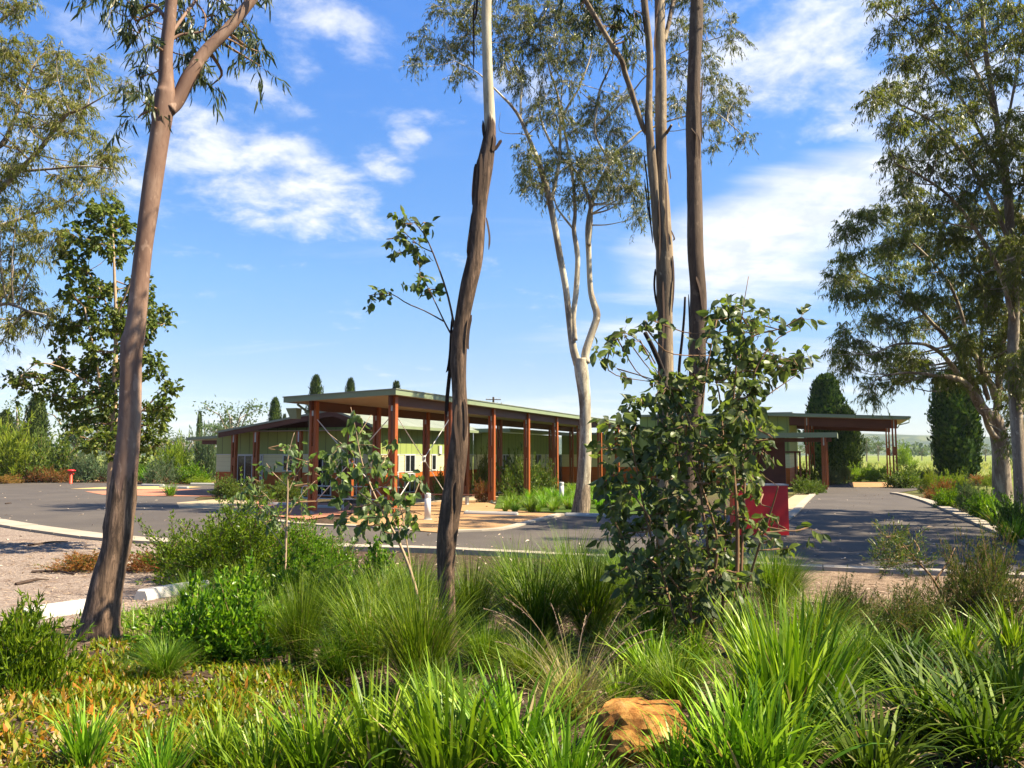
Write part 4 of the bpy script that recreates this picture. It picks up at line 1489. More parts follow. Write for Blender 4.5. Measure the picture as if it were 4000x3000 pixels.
cl = [(1740, 40, 55, 45), (1830, 30, 60, 45), (1650, 140, 34, 34), (1640, 220, 34, 40), (1720, 190, 50, 44), (1620, 250, 24, 24), (1790, 200, 55, 50), (1830, 130, 55, 55), (1880, 60, 55, 45), (1800, 280, 36, 44), (1960, 130, 50, 60), (1970, 230, 50, 70),
      (2030, 60, 60, 55), (2040, 170, 44, 60), (2030, 320, 44, 64), (2100, 90, 70, 60), (2120, 200, 60, 50), (2170, 50, 70, 50), (2190, 150, 60, 50), (2140, 250, 50, 44), (2250, 90, 65, 65), (2240, 230, 65, 50), (2330, 60, 65, 50), (2350, 180, 50, 60), (2230, 320, 50, 44),
      (2130, 390, 50, 50), (2090, 450, 44, 36), (2170, 450, 60, 44), (2330, 420, 65, 55), (2420, 380, 50, 50), (2260, 500, 65, 50), (2380, 510, 65, 50), (2055, 590, 40, 44), (2100, 650, 50, 50), (2085, 720, 40, 40), (2175, 620, 50, 50), (2260, 640, 75, 60),
      (2350, 640, 75, 65), (2440, 600, 55, 55), (2425, 710, 65, 60), (2290, 740, 60, 44), (2215, 780, 34, 34), (2385, 760, 40, 34), (2490, 630, 36, 40), (2050, 680, 30, 50), (2130, 740, 34, 40), (2470, 740, 30, 40),
      (2870, 160, 36, 40), (2860, 100, 24, 45), (2800, 330, 48, 55), (2850, 430, 45, 55), (2880, 380, 34, 45), (2770, 470, 45, 55), (2915, 545, 32, 32), (2760, 240, 40, 44), (2490, 740, 24, 34), (2495, 850, 34, 44), (2520, 780, 20, 30), (2740, 110, 44, 80), (2800, 560, 30, 30), (2650, 400, 40, 50), (2640, 260, 40, 50), (2660, 120, 40, 60), (2470, 230, 50, 50), (2540, 420, 40, 40),
      (2000, -100, 300, 90), (2400, -120, 300, 90), (2700, -40, 140, 70)]
T.crown(cl, leaf_gum, .18, .030, 76, 2.2, 1.0, 17, .45, T_LANCE, maxconn=4, twr=.014, twigm=bark_pale)

# 4. ribbon-barked twin gum
T = Tree('ribbon_bark_gum', 'gum with peeling brown and cream ribbon bark and several upright stems behind the sapling', 'tree', 11.0, (2600, 2330), bark_grey)
T.limb('trunk', [(2596, 2360, 80), (2596, 2200, 70), (2598, 1800, 66), (2600, 1400, 60), (2598, 1200, 62), (2596, 1000, 66), (2590, 850, 58), (2584, 700, 48), (2582, 560, 46), (2582, 300, 46), (2578, 100, 42), (2576, -60, 40), (2575, -380, 34)], 0, 18, .06, 70, flare=.3, ground=True)
T.limb('limb', [(2598, 1030, 40), (2574, 940, 40), (2562, 800, 38), (2548, 640, 36), (2534, 480, 32), (2535, 380, 28), (2538, 200, 26), (2522, 60, 28), (2512, -60, 26), (2500, -380, 20)], -.15, 14, .06)
T.limb('limb', [(2530, 520, 24), (2509, 490, 20), (2465, 354, 22), (2440, 280, 22), (2427, 235, 22), (2376, 152, 20), (2330, 75, 20), (2287, 0, 20), (2230, -110, 16)], -.5, 12, .06)
T.limb('limb', [(2440, 285, 10), (2430, 240, 10), (2395, 200, 10), (2375, 150, 8), (2360, 100, 6)], .3, 8, .03)
T.limb('limb', [(2596, 160, 16), (2612, 90, 18), (2632, 0, 18), (2660, -120, 16)], .3, 12, .05)
T.limb('stub', [(2604, 520, 14), (2616, 500, 12), (2622, 490, 11)], -.2, 8, .05, 6)
T.limb('dead_branch', [(2610, 1500, 22), (2560, 1380, 20), (2520, 1300, 17)], -.4, 8, .05, mat=dead_mat)
T.strips([([(2518, 700), (2530, 800), (2545, 900), (2550, 950)], .05, 7), ([(2515, 600), (2528, 700), (2536, 800), (2548, 930)], .02, 8), ([(2560, 1050), (2556, 1120), (2566, 1200)], .0, 12), ([(2628, 1000), (2632, 1100), (2626, 1220)], -.1, 10),
          ([(2600, 700), (2604, 850), (2612, 980)], -.12, 10), ([(2590, 1100), (2594, 1250), (2588, 1380)], -.13, 12), ([(2575, 780), (2580, 900), (2576, 1020)], -.12, 12), ([(2612, 640), (2618, 680), (2620, 700)], -.06, 6), ([(2575, 0), (2560, 120), (2556, 200)], -.1, 8), ([(2622, 900), (2634, 930), (2630, 940)], -.1, 9)], mat=strip_mat)
T.crown([(2270, 30, 44, 44), (2330, 60, 44, 50), (2400, 100, 40, 50), (2440, 70, 34, 50), (2380, 20, 44, 40), (2480, 40, 34, 40), (2430, 150, 24, 36), (2300, 110, 24, 36), (2470, 110, 24, 30), (2250, -60, 80, 50), (2420, -60, 100, 50), (2700, -140, 120, 60)], leaf_dark, .13, .032, 90, .6, 1.0, 12, .2, T_LANCE, maxconn=2.2, twr=.007)

# 5. straight dark trunk
T = Tree('straight_gum_tree', 'gum with one straight plain grey brown trunk rising just behind the leafy sapling', 'tree', 11.6, (2690, 2280), bark_brown)
T.limb('trunk', [(2668, 2330, 84), (2680, 2100, 72), (2690, 1800, 68), (2722, 1500, 66), (2725, 1300, 68), (2728, 1150, 66), (2717, 1000, 63), (2714, 800, 60), (2708, 520, 57), (2710, 350, 53), (2718, 120, 52), (2722, -60, 50), (2725, -400, 42)], 0, 18, .05, 70, flare=.3, ground=True)
T.limb('dead_branch', [(2650, 1620, 16), (2652, 1450, 13), (2664, 1330, 11), (2672, 1240, 10), (2676, 1160, 9)], -.6, 7, .05, 16, mat=dead_mat)
T.strips([([(2745, 300), (2738, 420), (2742, 560)], -.13, 10), ([(2720, 1080), (2738, 1140), (2750, 1240)], -.13, 16), ([(2700, 500), (2728, 540), (2732, 620)], -.13, 12), ([(2690, 1150), (2694, 1300), (2690, 1420)], -.1, 8)], mat=strip_mat)
T.crown([(2730, -380, 260, 110), (2560, -430, 160, 80), (2900, -400, 160, 90)], leaf_dark, .15, .026, 44, .8, 1.0, 14, .3, T_LANCE, maxconn=3)

# 6. big gums on the right
T = Tree('spreading_gum_tree', 'spreading gum with many slanting pale limbs and drooping olive foliage beside the asphalt drive', 'tree', 29.0, (3915, 1960), bark_right)
T.limb('trunk', [(3925, 2010, 84), (3916, 1900, 66), (3906, 1760, 58), (3898, 1690, 60), (3885, 1646, 62), (3866, 1612, 56)], 0, 16, .05, 40, flare=.15, ground=True)
LB = [
    ([(3880, 1640, 44), (3841, 1600, 40), (3815, 1560, 36), (3790, 1520, 30), (3758, 1490, 26), (3720, 1475, 20), (3670, 1468, 14), (3613, 1460, 12), (3537, 1456, 9), (3450, 1470, 6), (3400, 1500, 4)], -2.5),
    ([(3810, 1550, 26), (3775, 1500, 24), (3739, 1456, 22), (3700, 1405, 18), (3676, 1380, 16), (3630, 1352, 14), (3587, 1342, 12), (3500, 1345, 9), (3440, 1370, 7), (3391, 1386, 5), (3330, 1375, 4)], -3.5),
    ([(3840, 1590, 28), (3800, 1490, 24), (3739, 1380, 20), (3690, 1310, 17), (3645, 1266, 14), (3600, 1215, 11), (3549, 1184, 9), (3450, 1110, 6), (3350, 1060, 4)], -1),
    ([(3890, 1560, 30), (3875, 1510, 28), (3853, 1475, 24), (3820, 1410, 20), (3790, 1354, 18), (3771, 1285, 16), (3740, 1180, 13), (3690, 1080, 10), (3600, 980, 8), (3500, 900, 5)], .5),
    ([(3895, 1600, 32), (3900, 1532, 28), (3904, 1443, 25), (3915, 1360, 22), (3923, 1285, 20), (3935, 1200, 18), (3942, 1127, 16), (3930, 1000, 14), (3880, 880, 11), (3800, 780, 8), (3700, 700, 5)], 1.5),
    ([(3900, 1500, 22), (3930, 1420, 20), (3980, 1330, 16), (4040, 1200, 13), (4100, 1050, 10)], 1.5),
    ([(3860, 1560, 18), (3838, 1480, 16), (3830, 1400, 14), (3835, 1300, 13), (3850, 1200, 11), (3830, 1080, 8), (3780, 980, 6)], -2),
    ([(3905, 1720, 26), (3880, 1700, 24), (3862, 1670, 22), (3850, 1640, 18), (3835, 1600, 14)], -1.5)]
for lst, dy in LB:
    T.limb('limb', lst, dy, 10, .05)
poly = [(3480, 800), (3454, 830), (3378, 820), (3347, 873), (3283, 918), (3290, 987), (3208, 1038), (3227, 1101), (3258, 1140), (3347, 1180), (3397, 1186), (3442, 1171), (3549, 1202), (3640, 1280), (3720, 1380), (3830, 1420), (3900, 1470), (4060, 1500), (4300, 1400), (4300, 800)]
cl = fill(poly, 74, 42, .14)
cl += [(3390, 1255, 36, 30), (3440, 1250, 40, 30), (3500, 1265, 40, 30), (3550, 1290, 36, 30), (3300, 1290, 26, 26), (3340, 1320, 40, 30), (3265, 1360, 30, 36), (3300, 1410, 34, 40), (3325, 1440, 24, 30), (3380, 1370, 30, 24), (3440, 1400, 36, 30), (3500, 1380, 40, 34), (3560, 1400, 44, 40), (3600, 1430, 40, 40), (3530, 1440, 36, 30), (3470, 1430, 24, 24),
       (3400, 1490, 26, 26), (3395, 1535, 24, 26), (3420, 1550, 20, 18), (3480, 1490, 24, 30), (3500, 1500, 16, 24), (3640, 1470, 36, 26), (3560, 1490, 22, 18), (3700, 1490, 40, 20), (3800, 1480, 40, 30), (3950, 1560, 40, 40), (3965, 1640, 30, 40), (3990, 1500, 40, 40), (3940, 1720, 22, 36), (3840, 1430, 50, 40), (3740, 1440, 40, 30)]
T.crown(cl, leaf_olive, .18, .032, 135, 2.6, 1.0, 17, .42, T_LANCE, maxconn=4, twr=.014, twigm=bark_right)
right_root = T.root

T = Tree('tall_gum_tree', 'tall gum with straight pale trunk and towering crown at the right edge of the drive', 'tree', 25.0, (3990, 1990), bark_right)
T.limb('trunk', [(3998, 2040, 60), (3990, 1950, 50), (3978, 1750, 46), (3966, 1570, 44), (3956, 1411, 42), (3960, 1190, 38), (3950, 950, 34), (3930, 700, 30), (3890, 450, 24), (3850, 200, 18), (3830, -50, 14), (3820, -300, 10)], .5, 14, .05, 60, flare=.15, ground=True)
for lst, dy in [
    ([(3958, 1250, 20), (3900, 1050, 18), (3800, 880, 15), (3700, 760, 12), (3600, 690, 9), (3500, 640, 6)], -2),
    ([(3945, 950, 18), (3870, 780, 16), (3760, 600, 13), (3650, 480, 10), (3540, 420, 8), (3450, 380, 5)], -1),
    ([(3930, 720, 16), (3830, 520, 14), (3720, 330, 11), (3620, 200, 9), (3520, 100, 7), (3440, 30, 5)], 1.5),
    ([(3880, 420, 14), (3780, 220, 12), (3680, 60, 10), (3580, -80, 8)], -1.5),
    ([(3955, 1100, 16), (4020, 850, 14), (4080, 600, 11), (4120, 380, 8)], 1),
    ([(3910, 600, 12), (3960, 350, 10), (4000, 100, 8), (4020, -120, 5)], .5)]:
    T.limb('limb', lst, dy, 10, .05)
poly = [(3440, -260), (3400, -60), (3400, 13), (3432, 127), (3475, 177), (3458, 228), (3452, 285), (3390, 345), (3407, 430), (3400, 481), (3405, 550), (3440, 595), (3482, 665), (3490, 728), (3470, 800), (3600, 900), (3800, 950), (4300, 1000), (4350, -260)]
cl = fill(poly, 78, 44, .16) + [(4010, 1050, 60, 60), (3930, 1120, 50, 60), (4040, 1200, 60, 60), (3880, 1230, 44, 50), (3970, 1290, 50, 60), (4050, 1380, 50, 60), (3900, 1380, 36, 44), (4010, 1480, 44, 60), (3990, 1600, 30, 50), (4060, 1560, 50, 60), (3840, 1130, 44, 44), (3770, 1060, 44, 40), (4020, 1700, 40, 50), (3960, 1420, 30, 40)]
T.crown(cl, leaf_olive, .17, .031, 128, 2.4, 1.0, 17, .40, T_LANCE, maxconn=4, twr=.012, twigm=bark_right)
tall_root = T.root

# 7. gum whose crown enters at the upper left
T = Tree('feathery_gum_tree', 'gum with feathery olive crown on slanting pale branches reaching in over the asphalt', 'tree', 20.0, (-420, 2100), bark_right, None, (-15.5, 20.0, 0.0))
T.limb('trunk', [(-480, 2160, 110), (-470, 1900, 90), (-430, 1500, 76), (-380, 1200, 66), (-330, 900, 54), (-300, 600, 44), (-280, 200, 34), (-260, -200, 22)], 0, 14, .05, 50, flare=.2, ground=True)
for lst, dy in [
    ([(-400, 1300, 36), (-250, 1050, 30), (-120, 860, 28), (0, 740, 24), (70, 670, 22), (150, 590, 18), (210, 510, 15), (260, 450, 12), (310, 430, 9), (400, 380, 5)], -1),
    ([(-340, 1000, 30), (-200, 760, 26), (-60, 600, 22), (10, 560, 20), (50, 480, 16), (90, 380, 12), (130, 260, 9), (180, 200, 6)], 1),
    ([(-400, 1350, 22), (-200, 1250, 18), (0, 1190, 14), (60, 1195, 12), (110, 1215, 9), (180, 1230, 6)], -2),
    ([(-330, 900, 22), (-150, 900, 18), (0, 880, 14), (120, 840, 11), (240, 800, 8), (300, 760, 5)], .5),
    ([(-290, 400, 24), (-150, 200, 18), (0, 80, 12), (100, 20, 8)], 0),
    ([(70, 670, 12), (200, 660, 9), (330, 650, 7), (440, 660, 4)], -.5)]:
    T.limb('limb', lst, dy, 10, .05)
poly = [(-350, -250), (160, -60), (165, 60), (85, 125), (146, 140), (209, 175), (304, 231), (380, 240), (470, 244), (505, 297), (485, 350), (435, 380), (395, 440), (352, 455), (342, 500), (420, 540), (446, 592), (458, 633), (488, 665), (484, 705), (430, 730), (395, 775), (310, 785), (265, 838), (262, 895), (215, 918), (210, 980), (228, 1025), (127, 1060), (108, 1120), (112, 1180), (-350, 1250)]
cl = fill(poly, 72, 40, .16)
cl += [(170, 1205, 34, 24), (205, 1235, 30, 30), (190, 1280, 26, 22), (130, 1235, 34, 24), (100, 1280, 34, 26), (30, 1280, 26, 40), (10, 1330, 14, 26), (60, 1250, 30, 24)]
T.crown(cl, leaf_feather, .16, .027, 140, 1.8, .95, 16, .34, T_LANCE, maxconn=3, twr=.011, twigm=bark_right)

# 8. glossy small tree behind the leaning gum
T = Tree('glossy_leaf_tree', 'small dense tree with glossy dark green heart shaped leaves just behind the leaning gum', 'tree', 19.2, (432, 2125), stem_pale)
T.limb('trunk', [(425, 2140, 34), (432, 1950, 32), (438, 1800, 28), (446, 1650, 24), (448, 1500, 20), (452, 1350, 16), (452, 1200, 13), (446, 1050, 10), (440, 900, 7), (430, 820, 4)], 0, 10, .04, 40, ground=True)
for lst, dy in [([(440, 1620, 14), (410, 1560, 13), (390, 1500, 12), (380, 1420, 10), (360, 1330, 7), (330, 1200, 5)], -.5), ([(446, 1560, 10), (350, 1500, 8), (250, 1440, 6), (150, 1420, 4), (80, 1470, 3)], -.8), ([(450, 1500, 10), (540, 1380, 8), (600, 1290, 5), (650, 1260, 3)], .6), ([(445, 1700, 10), (560, 1600, 8), (640, 1520, 5)], .4), ([(450, 1300, 8), (400, 1150, 6), (340, 1060, 4)], .5), ([(450, 1250, 8), (510, 1100, 6), (540, 980, 4)], -.5)]:
    T.limb('limb', lst, dy, 8, .04)
poly = [(285, 850), (354, 805), (443, 795), (519, 873), (560, 1000), (570, 1150), (582, 1196), (670, 1253), (645, 1304), (589, 1342), (660, 1373), (640, 1443), (640, 1470), (685, 1519), (688, 1601), (668, 1664), (660, 1760), (570, 1791), (443, 1800), (329, 1785), (266, 1715), (253, 1633), (230, 1544), (190, 1500), (200, 1437), (228, 1380), (215, 1329), (240, 1278), (225, 1184), (240, 1139), (272, 1114), (266, 1038), (235, 987), (240, 918)]
cl = fill(poly, 52, 32, .18)
cl += [(60, 1490, 26, 24), (100, 1470, 26, 20), (150, 1460, 26, 20), (190, 1480, 26, 24), (130, 1520, 30, 22), (200, 1540, 30, 26), (60, 1520, 12, 18), (134, 1420, 10, 8)]
T.crown(cl, leaf_broad, .112, .07, 165, 1.0, .55, 9, .18, T_OVATE, maxconn=1.8, twr=.007, outw=.5)

# 9. leafy sapling thicket, near right of centre
T = Tree('leafy_sapling', 'multi stemmed eucalypt sapling with big dull green leaves in front of the dark trunks', 'sapling', 7.0, (2760, 2450), stem_mat)
for lst, dy in [
    ([(2700, 2460, 12), (2690, 2200, 11), (2660, 1950, 9), (2640, 1700, 7), (2600, 1500, 4)], .3), ([(2760, 2450, 14), (2770, 2200, 12), (2740, 1950, 10), (2730, 1700, 8), (2760, 1450, 6), (2800, 1250, 4)], 0),
    ([(2870, 2400, 17), (2880, 2200, 16), (2878, 2000, 15), (2866, 1850, 13), (2862, 1700, 12), (2866, 1550, 9), (2880, 1380, 6), (2900, 1220, 4), (2924, 1080, 2)], -.2), ([(2780, 2440, 14), (2790, 2250, 13), (2800, 2100, 10), (2740, 1900, 8), (2680, 1750, 6)], -.3),
    ([(2890, 2380, 12), (2900, 2100, 10), (2910, 1850, 9), (2915, 1650, 8), (2950, 1450, 6), (3030, 1330, 4), (3090, 1290, 2)], .2), ([(2640, 2440, 10), (2590, 2250, 9), (2530, 2050, 8), (2490, 1850, 6), (2460, 1700, 4)], .1),
    ([(2900, 2350, 10), (2960, 2150, 9), (3010, 2000, 7), (3040, 1900, 4)], -.4), ([(2820, 2420, 12), (2830, 2150, 10), (2830, 1900, 9), (2824, 1700, 8), (2800, 1500, 6), (2720, 1350, 4)], .5), ([(2720, 2450, 10), (2650, 2300, 8), (2560, 2200, 6), (2450, 2150, 4)], -.2), ([(2915, 1640, 6), (2980, 1560, 5), (3060, 1500, 4), (3150, 1440, 2)], .1)]:
    T.limb('stem', lst, dy, 7, .04, 22, ground=False)
poly = [(2890, 1170), (2950, 1190), (3000, 1300), (3090, 1330), (3110, 1400), (3040, 1440), (3010, 1500), (3000, 1650), (2990, 1790), (2920, 1880), (2890, 2090), (2970, 2190), (2930, 2330), (2750, 2420), (2600, 2400), (2470, 2290), (2380, 2170), (2350, 1950), (2370, 1750), (2440, 1600), (2480, 1500), (2560, 1450), (2640, 1440), (2690, 1360), (2760, 1290), (2810, 1210)]
cl = fill(poly, 68, 42, .15)
cl += [(2410, 1320, 26, 20), (2380, 1360, 24, 30), (2350, 1400, 22, 24), (2440, 1310, 20, 16), (2530, 1290, 30, 24), (2545, 1250, 16, 16), (3120, 1380, 20, 16), (3130, 1240, 8, 14), (2500, 1330, 18, 16), (3050, 1450, 24, 18), (2970, 1230, 14, 14), (2410, 1440, 20, 20), (2900, 1240, 30, 30), (2960, 1440, 30, 30), (3160, 2060, 20, 20), (3080, 2140, 30, 20), (2980, 1930, 26, 22), (3040, 2050, 24, 24), (2960, 2060, 20, 26), (3010, 2110, 24, 20)]
T.crown(cl, leaf_sapling, .094, .058, 385, .6, .6, 4, .12, T_OVATE, maxconn=.8, twr=.006, outw=.45)
T.limb('stem', [(2560, 1420, 6), (2530, 1370, 5), (2480, 1320, 4), (2420, 1300, 3), (2360, 1350, 2)], .1, 5, 0, 12)

# 10. young saplings left of centre
T = Tree('open_sapling', 'open young eucalypt sapling with bare pale stem left of the fibrous centre trunk', 'sapling', 8.2, (1640, 2300), stem_pale)
T.limb('stem', [(1640, 2360, 15), (1600, 2220, 12), (1550, 2100, 10), (1490, 1990, 8), (1440, 1880, 7), (1410, 1790, 5), (1390, 1680, 3), (1370, 1590, 2)], 0, 7, .03, 24)
for lst in ([(1550, 2100, 7), (1600, 1980, 5), (1640, 1880, 4)], [(1490, 1990, 6), (1400, 1920, 5), (1330, 1850, 3), (1300, 1780, 2)], [(1440, 1880, 5), (1500, 1800, 4), (1540, 1720, 2)], [(1410, 1790, 4), (1330, 1730, 3), (1280, 1690, 2)], [(1400, 1700, 3), (1450, 1620, 2)], [(1610, 2250, 6), (1580, 2060, 5), (1560, 1950, 3)]):
    T.limb('stem', lst, .1, 6, 0, 10)
cl = [(1390, 1680, 30, 40), (1420, 1740, 40, 40), (1330, 1740, 44, 40), (1290, 1790, 36, 36), (1360, 1810, 44, 40), (1440, 1820, 40, 40), (1510, 1780, 34, 44), (1530, 1870, 34, 40), (1420, 1900, 50, 40), (1330, 1880, 44, 44), (1360, 1960, 40, 36), (1450, 1980, 50, 40), (1520, 1960, 40, 40), (1590, 1950, 36, 40), (1620, 2000, 30, 34), (1410, 2050, 40, 30), (1340, 2030, 34, 30), (1540, 2040, 36, 36), (1640, 1880, 14, 20), (1540, 1740, 16, 30), (1490, 2070, 40, 30), (1290, 1850, 30, 34), (1590, 2080, 30, 34), (1380, 1620, 12, 24)]
T.crown(cl, leaf_sapling, .10, .064, 200, .35, .8, 4, .10, T_OVATE, maxconn=.7, twr=.004, outw=.3)

T = Tree('thin_sapling', 'thin pale stemmed sapling with sparse small leaves behind the bright green shrub', 'sapling', 10.2, (1118, 2290), stem_pale)
T.limb('stem', [(1112, 2330, 10), (1116, 2150, 9), (1120, 2030, 8), (1124, 1900, 6), (1120, 1830, 4), (1135, 1740, 3), (1150, 1690, 2)], 0, 6, .03, 20)
for lst in ([(1122, 1930, 4), (1160, 1850, 3), (1200, 1800, 2)], [(1122, 1900, 4), (1070, 1850, 3), (1040, 1810, 2)], [(1120, 2020, 4), (1180, 1930, 3), (1230, 1880, 2)], [(1118, 2080, 4), (1060, 1960, 3), (1000, 1900, 2), (970, 1860, 2)], [(1118, 2150, 4), (1040, 2050, 3), (960, 1990, 2)]):
    T.limb('stem', lst, .1, 5, 0, 10)
cl = [(1130, 1740, 24, 24), (1090, 1740, 26, 26), (1150, 1790, 26, 24), (1050, 1820, 30, 28), (1190, 1810, 24, 24), (1120, 1850, 30, 24), (980, 1870, 26, 24), (1020, 1900, 34, 28), (1200, 1890, 30, 26), (960, 1930, 30, 30), (1060, 1950, 30, 26), (1010, 1980, 34, 26), (1230, 1850, 20, 24), (930, 1970, 26, 26), (1170, 1960, 26, 24), (1060, 2030, 30, 20)]
T.crown(cl, leaf_sapling, .095, .05, 165, .3, .7, 4, .10, T_OVATE, maxconn=.7, twr=.004, outw=.35)

# ------------------------------------------------------------------ cypresses and distant trees
def cypress(px, Y, top, w, label, group=None, prof=None, base_py=None, n=5200, name='cypress_tree', leafm=None):
    b = at(px, 1700, Y)
    zt = at(px, top, Y)[2]
    z0 = .25
    H = zt - z0
    R = w / 2 / F * Y
    prof = prof or [(0, .55), (.12, .85), (.3, 1), (.55, .95), (.75, .8), (.9, .55), (.97, .3), (1, .05)]
    pf = np.array(prof)
    root = thing(name, (b[0], Y, 0), label, 'cypress', group)
    m = MB()
    m.tube([(0, 0, -.1), (0, 0, H * .4)], [R * .16, R * .1], 8)
    m.build('trunk', bark_brown, root)
    m = MB()
    k = rng.uniform(0, 6.28, 6)

    def rad(s, a):
        return R * np.interp(s, pf[:, 0], pf[:, 1]) * (1 + .10 * np.sin(2 * a + k[0] + 4 * s) + .08 * np.sin(5 * a + k[1] - 9 * s) + .07 * np.sin(3 * a + k[2] + 17 * s))
    ss = np.linspace(0, 1, 26)
    aa = np.linspace(0, 2 * math.pi, 20, endpoint=False)
    Sg, Ag = np.meshgrid(ss, aa, indexing='ij')
    rr = rad(Sg, Ag) * .82
    V = np.stack([rr * np.cos(Ag), rr * np.sin(Ag), z0 + Sg * H * .97], -1).reshape(-1, 3)
    i = np.arange(25)[:, None] * 20
    j = np.arange(20)[None]
    j2 = (j + 1) % 20
    m.add(V, [np.stack([i + j, i + j2, i + 20 + j2, i + 20 + j], -1).reshape(-1, 4)])
    s = rng.random(n) ** .9
    a = rng.uniform(0, 6.283, n)
    r = rad(s, a) * (rng.uniform(.72, 1.0, n) + .16 * (rng.random(n) < .18) * rng.random(n) + .07 * np.sin(9 * a + 23 * s) * np.sin(31 * s + 2 * a))
    P = np.stack([r * np.cos(a), r * np.sin(a), z0 + s * H * .98], 1)
    D = np.stack([np.cos(a) * .55, np.sin(a) * .55, np.ones(n)], 1) + rng.normal(0, .3, (n, 3))
    tb = np.stack([-np.sin(a), np.cos(a), np.zeros(n)], 1) + rng.normal(0, .4, (n, 3))
    leaves(m, P, D, rng.uniform(.5, 1.2, n) * H * .042, rng.uniform(.6, 1.2, n) * R * .14, T_OVATE, 0, np.cross(tb, D))
    m.build('crown', leafm or leaf_cypress, root)
    return root


cypress(3232, 76, 1462, 150, 'tall dark cypress rising behind the drive through porch roof, taller of the joined pair', None, [(0, .35), (.1, .8), (.3, 1.05), (.5, 1), (.68, .86), (.82, .62), (.95, .5), (1, .2)], n=8000)
cypress(3305, 74, 1585, 100, 'shorter cypress pressed against the right side of the tall one behind the porch roof', None, [(0, .6), (.12, .9), (.35, 1.1), (.6, 1), (.8, .8), (.93, .5), (1, .1)], n=6000)
cypress(3735, 66, 1455, 160, 'broad dark columnar cypress seen through the limbs of the spreading gum', None, [(0, .7), (.1, .95), (.3, 1.02), (.6, 1), (.8, .9), (.93, .7), (1, .2)], n=8000)
FARL = [(1230, 112, 1466, 64, 'largest of the cypress tops above the walkway roof'), (1366, 118, 1478, 46, 'narrow cypress top above the middle of the walkway front roof edge'), (1546, 120, 1489, 48, 'rounded cypress top just above the walkway roof corner'),
        (1072, 105, 1553, 56, 'cypress above the sloping verge of the low building'), (1110, 140, 1617, 22, 'tiny cypress tip beside the one above the low building verge'), (778, 120, 1606, 20, 'very thin poplar like spire beside the end of the low building'), (140, 80, 1535, 90, 'dark cypress behind the lower leaves of the glossy tree'), (20, 84, 1600, 70, 'dark conifer behind the lime bush at the far left')]
for px, Y, top, w, lb in FARL:
    cypress(px, Y, top, w, lb, 'distant cypresses on the left', n=2600, name='cypress_tree' if 'poplar' not in lb else 'poplar_tree')


def far_tree_mesh(seed, n=900, bare=False):
    r0 = np.random.default_rng(seed)
    m, tr = MB(), MB()
    tr.tube(catmull([(0, 0, -.3), (.02, 0, .25), (.0, .02, .5), (.03, 0, .75)], 10), np.linspace(.035, .012, 10), 6)
    for k in range(14):
        c = np.array([r0.normal(0, .17), r0.normal(0, .17), r0.uniform(.42, .95)])
        tr.tube([(0, 0, r0.uniform(.25, .55)), c * [.5, .5, .9], c], [.012, .008, .004], 4)
        e = np.array([.15, .15, .09]) * r0.uniform(.6, 1.2)
        q = int(n / 14)
        P = c + r0.normal(0, .5, (q, 3)) * e
        leaves(m, P, r0.normal(0, 1, (q, 3)) + [0, 0, -.5], r0.uniform(.03, .07, q), r0.uniform(.015, .03, q))
    return [('trunk', tr.mesh('trunk', bark_right)), ('crown', m.mesh('crown', leaf_greygreen))]


FT = [far_tree_mesh(s) for s in (1, 2, 3)]
k = 0
for px, Y, top, wf, lb in [
    (3386, 250, 1700, 1.0, 'small gum on a clear stem in the meadow between the cypress and porch posts'), (3432, 270, 1722, 1.1, 'hazy meadow gum just left of the rear porch posts'), (3150, 260, 1722, 1.3, 'hazy meadow gum under the porch roof left of the tall cypress'),
    (3190, 240, 1740, 1.2, 'low hazy meadow gum beside the low canopy post'), (3350, 300, 1735, 1.2, 'low grey gum right of the joined cypresses'), (3520, 190, 1730, .9, 'meadow gum right of the front porch posts'), (3600, 300, 1745, 1.3, 'low meadow gum midway between porch and broad cypress'),
    (3640, 280, 1748, 1.2, 'dark low meadow gum left of the broad cypress'), (3850, 260, 1735, 1.3, 'meadow gum between the broad cypress and spreading gum trunk'), (3905, 290, 1742, 1.2, 'meadow gum behind the spreading gum trunk'), (3960, 250, 1738, 1.2, 'meadow gum at the right behind the tall gum trunk'), (3090, 250, 1745, 1.2, 'meadow gum seen past the hall corner')]:
    b = at(px, 1775, Y)
    H = at(px, top, Y)[2]
    inst('meadow_gum', FT[k % 3], (b[0], Y, 0), lb, 'tree', 'gums scattered across the far meadow', rng.uniform(0, 6), (H * wf, H * wf, H))
    k += 1
for px, Y, top, wf, lb in [
    (905, 96, 1560, .95, 'twiggy grey topped tree beyond the low building roof'), (860, 100, 1640, 1.2, 'grey bushy tree left of the low building roof'), (960, 110, 1640, 1.0, 'pale tree top behind the low building roof'), (720, 90, 1690, 1.5, 'grey green tree between the glossy tree and low building'), (660, 92, 1700, 1.5, 'bushy tree top just right of the glossy tree'),
    (60, 90, 1545, .9, 'pale grey gum behind the dark cypress at far left'), (300, 95, 1560, 1.1, 'gum behind the glossy tree crown'), (420, 92, 1600, 1.2, 'low gum behind the glossy tree stem'), (2595, 110, 1640, .9, 'small tree top showing over the far walkway roof'), (540, 95, 1660, 1.3, 'low gum behind the leaning gum trunk')]:
    b = at(px, 1775, Y)
    H = at(px, top, Y)[2]
    inst('background_gum', FT[k % 3], (b[0], Y, 0), lb, 'tree', 'trees behind the buildings', rng.uniform(0, 6), (H * wf, H * wf, H))
    k += 1
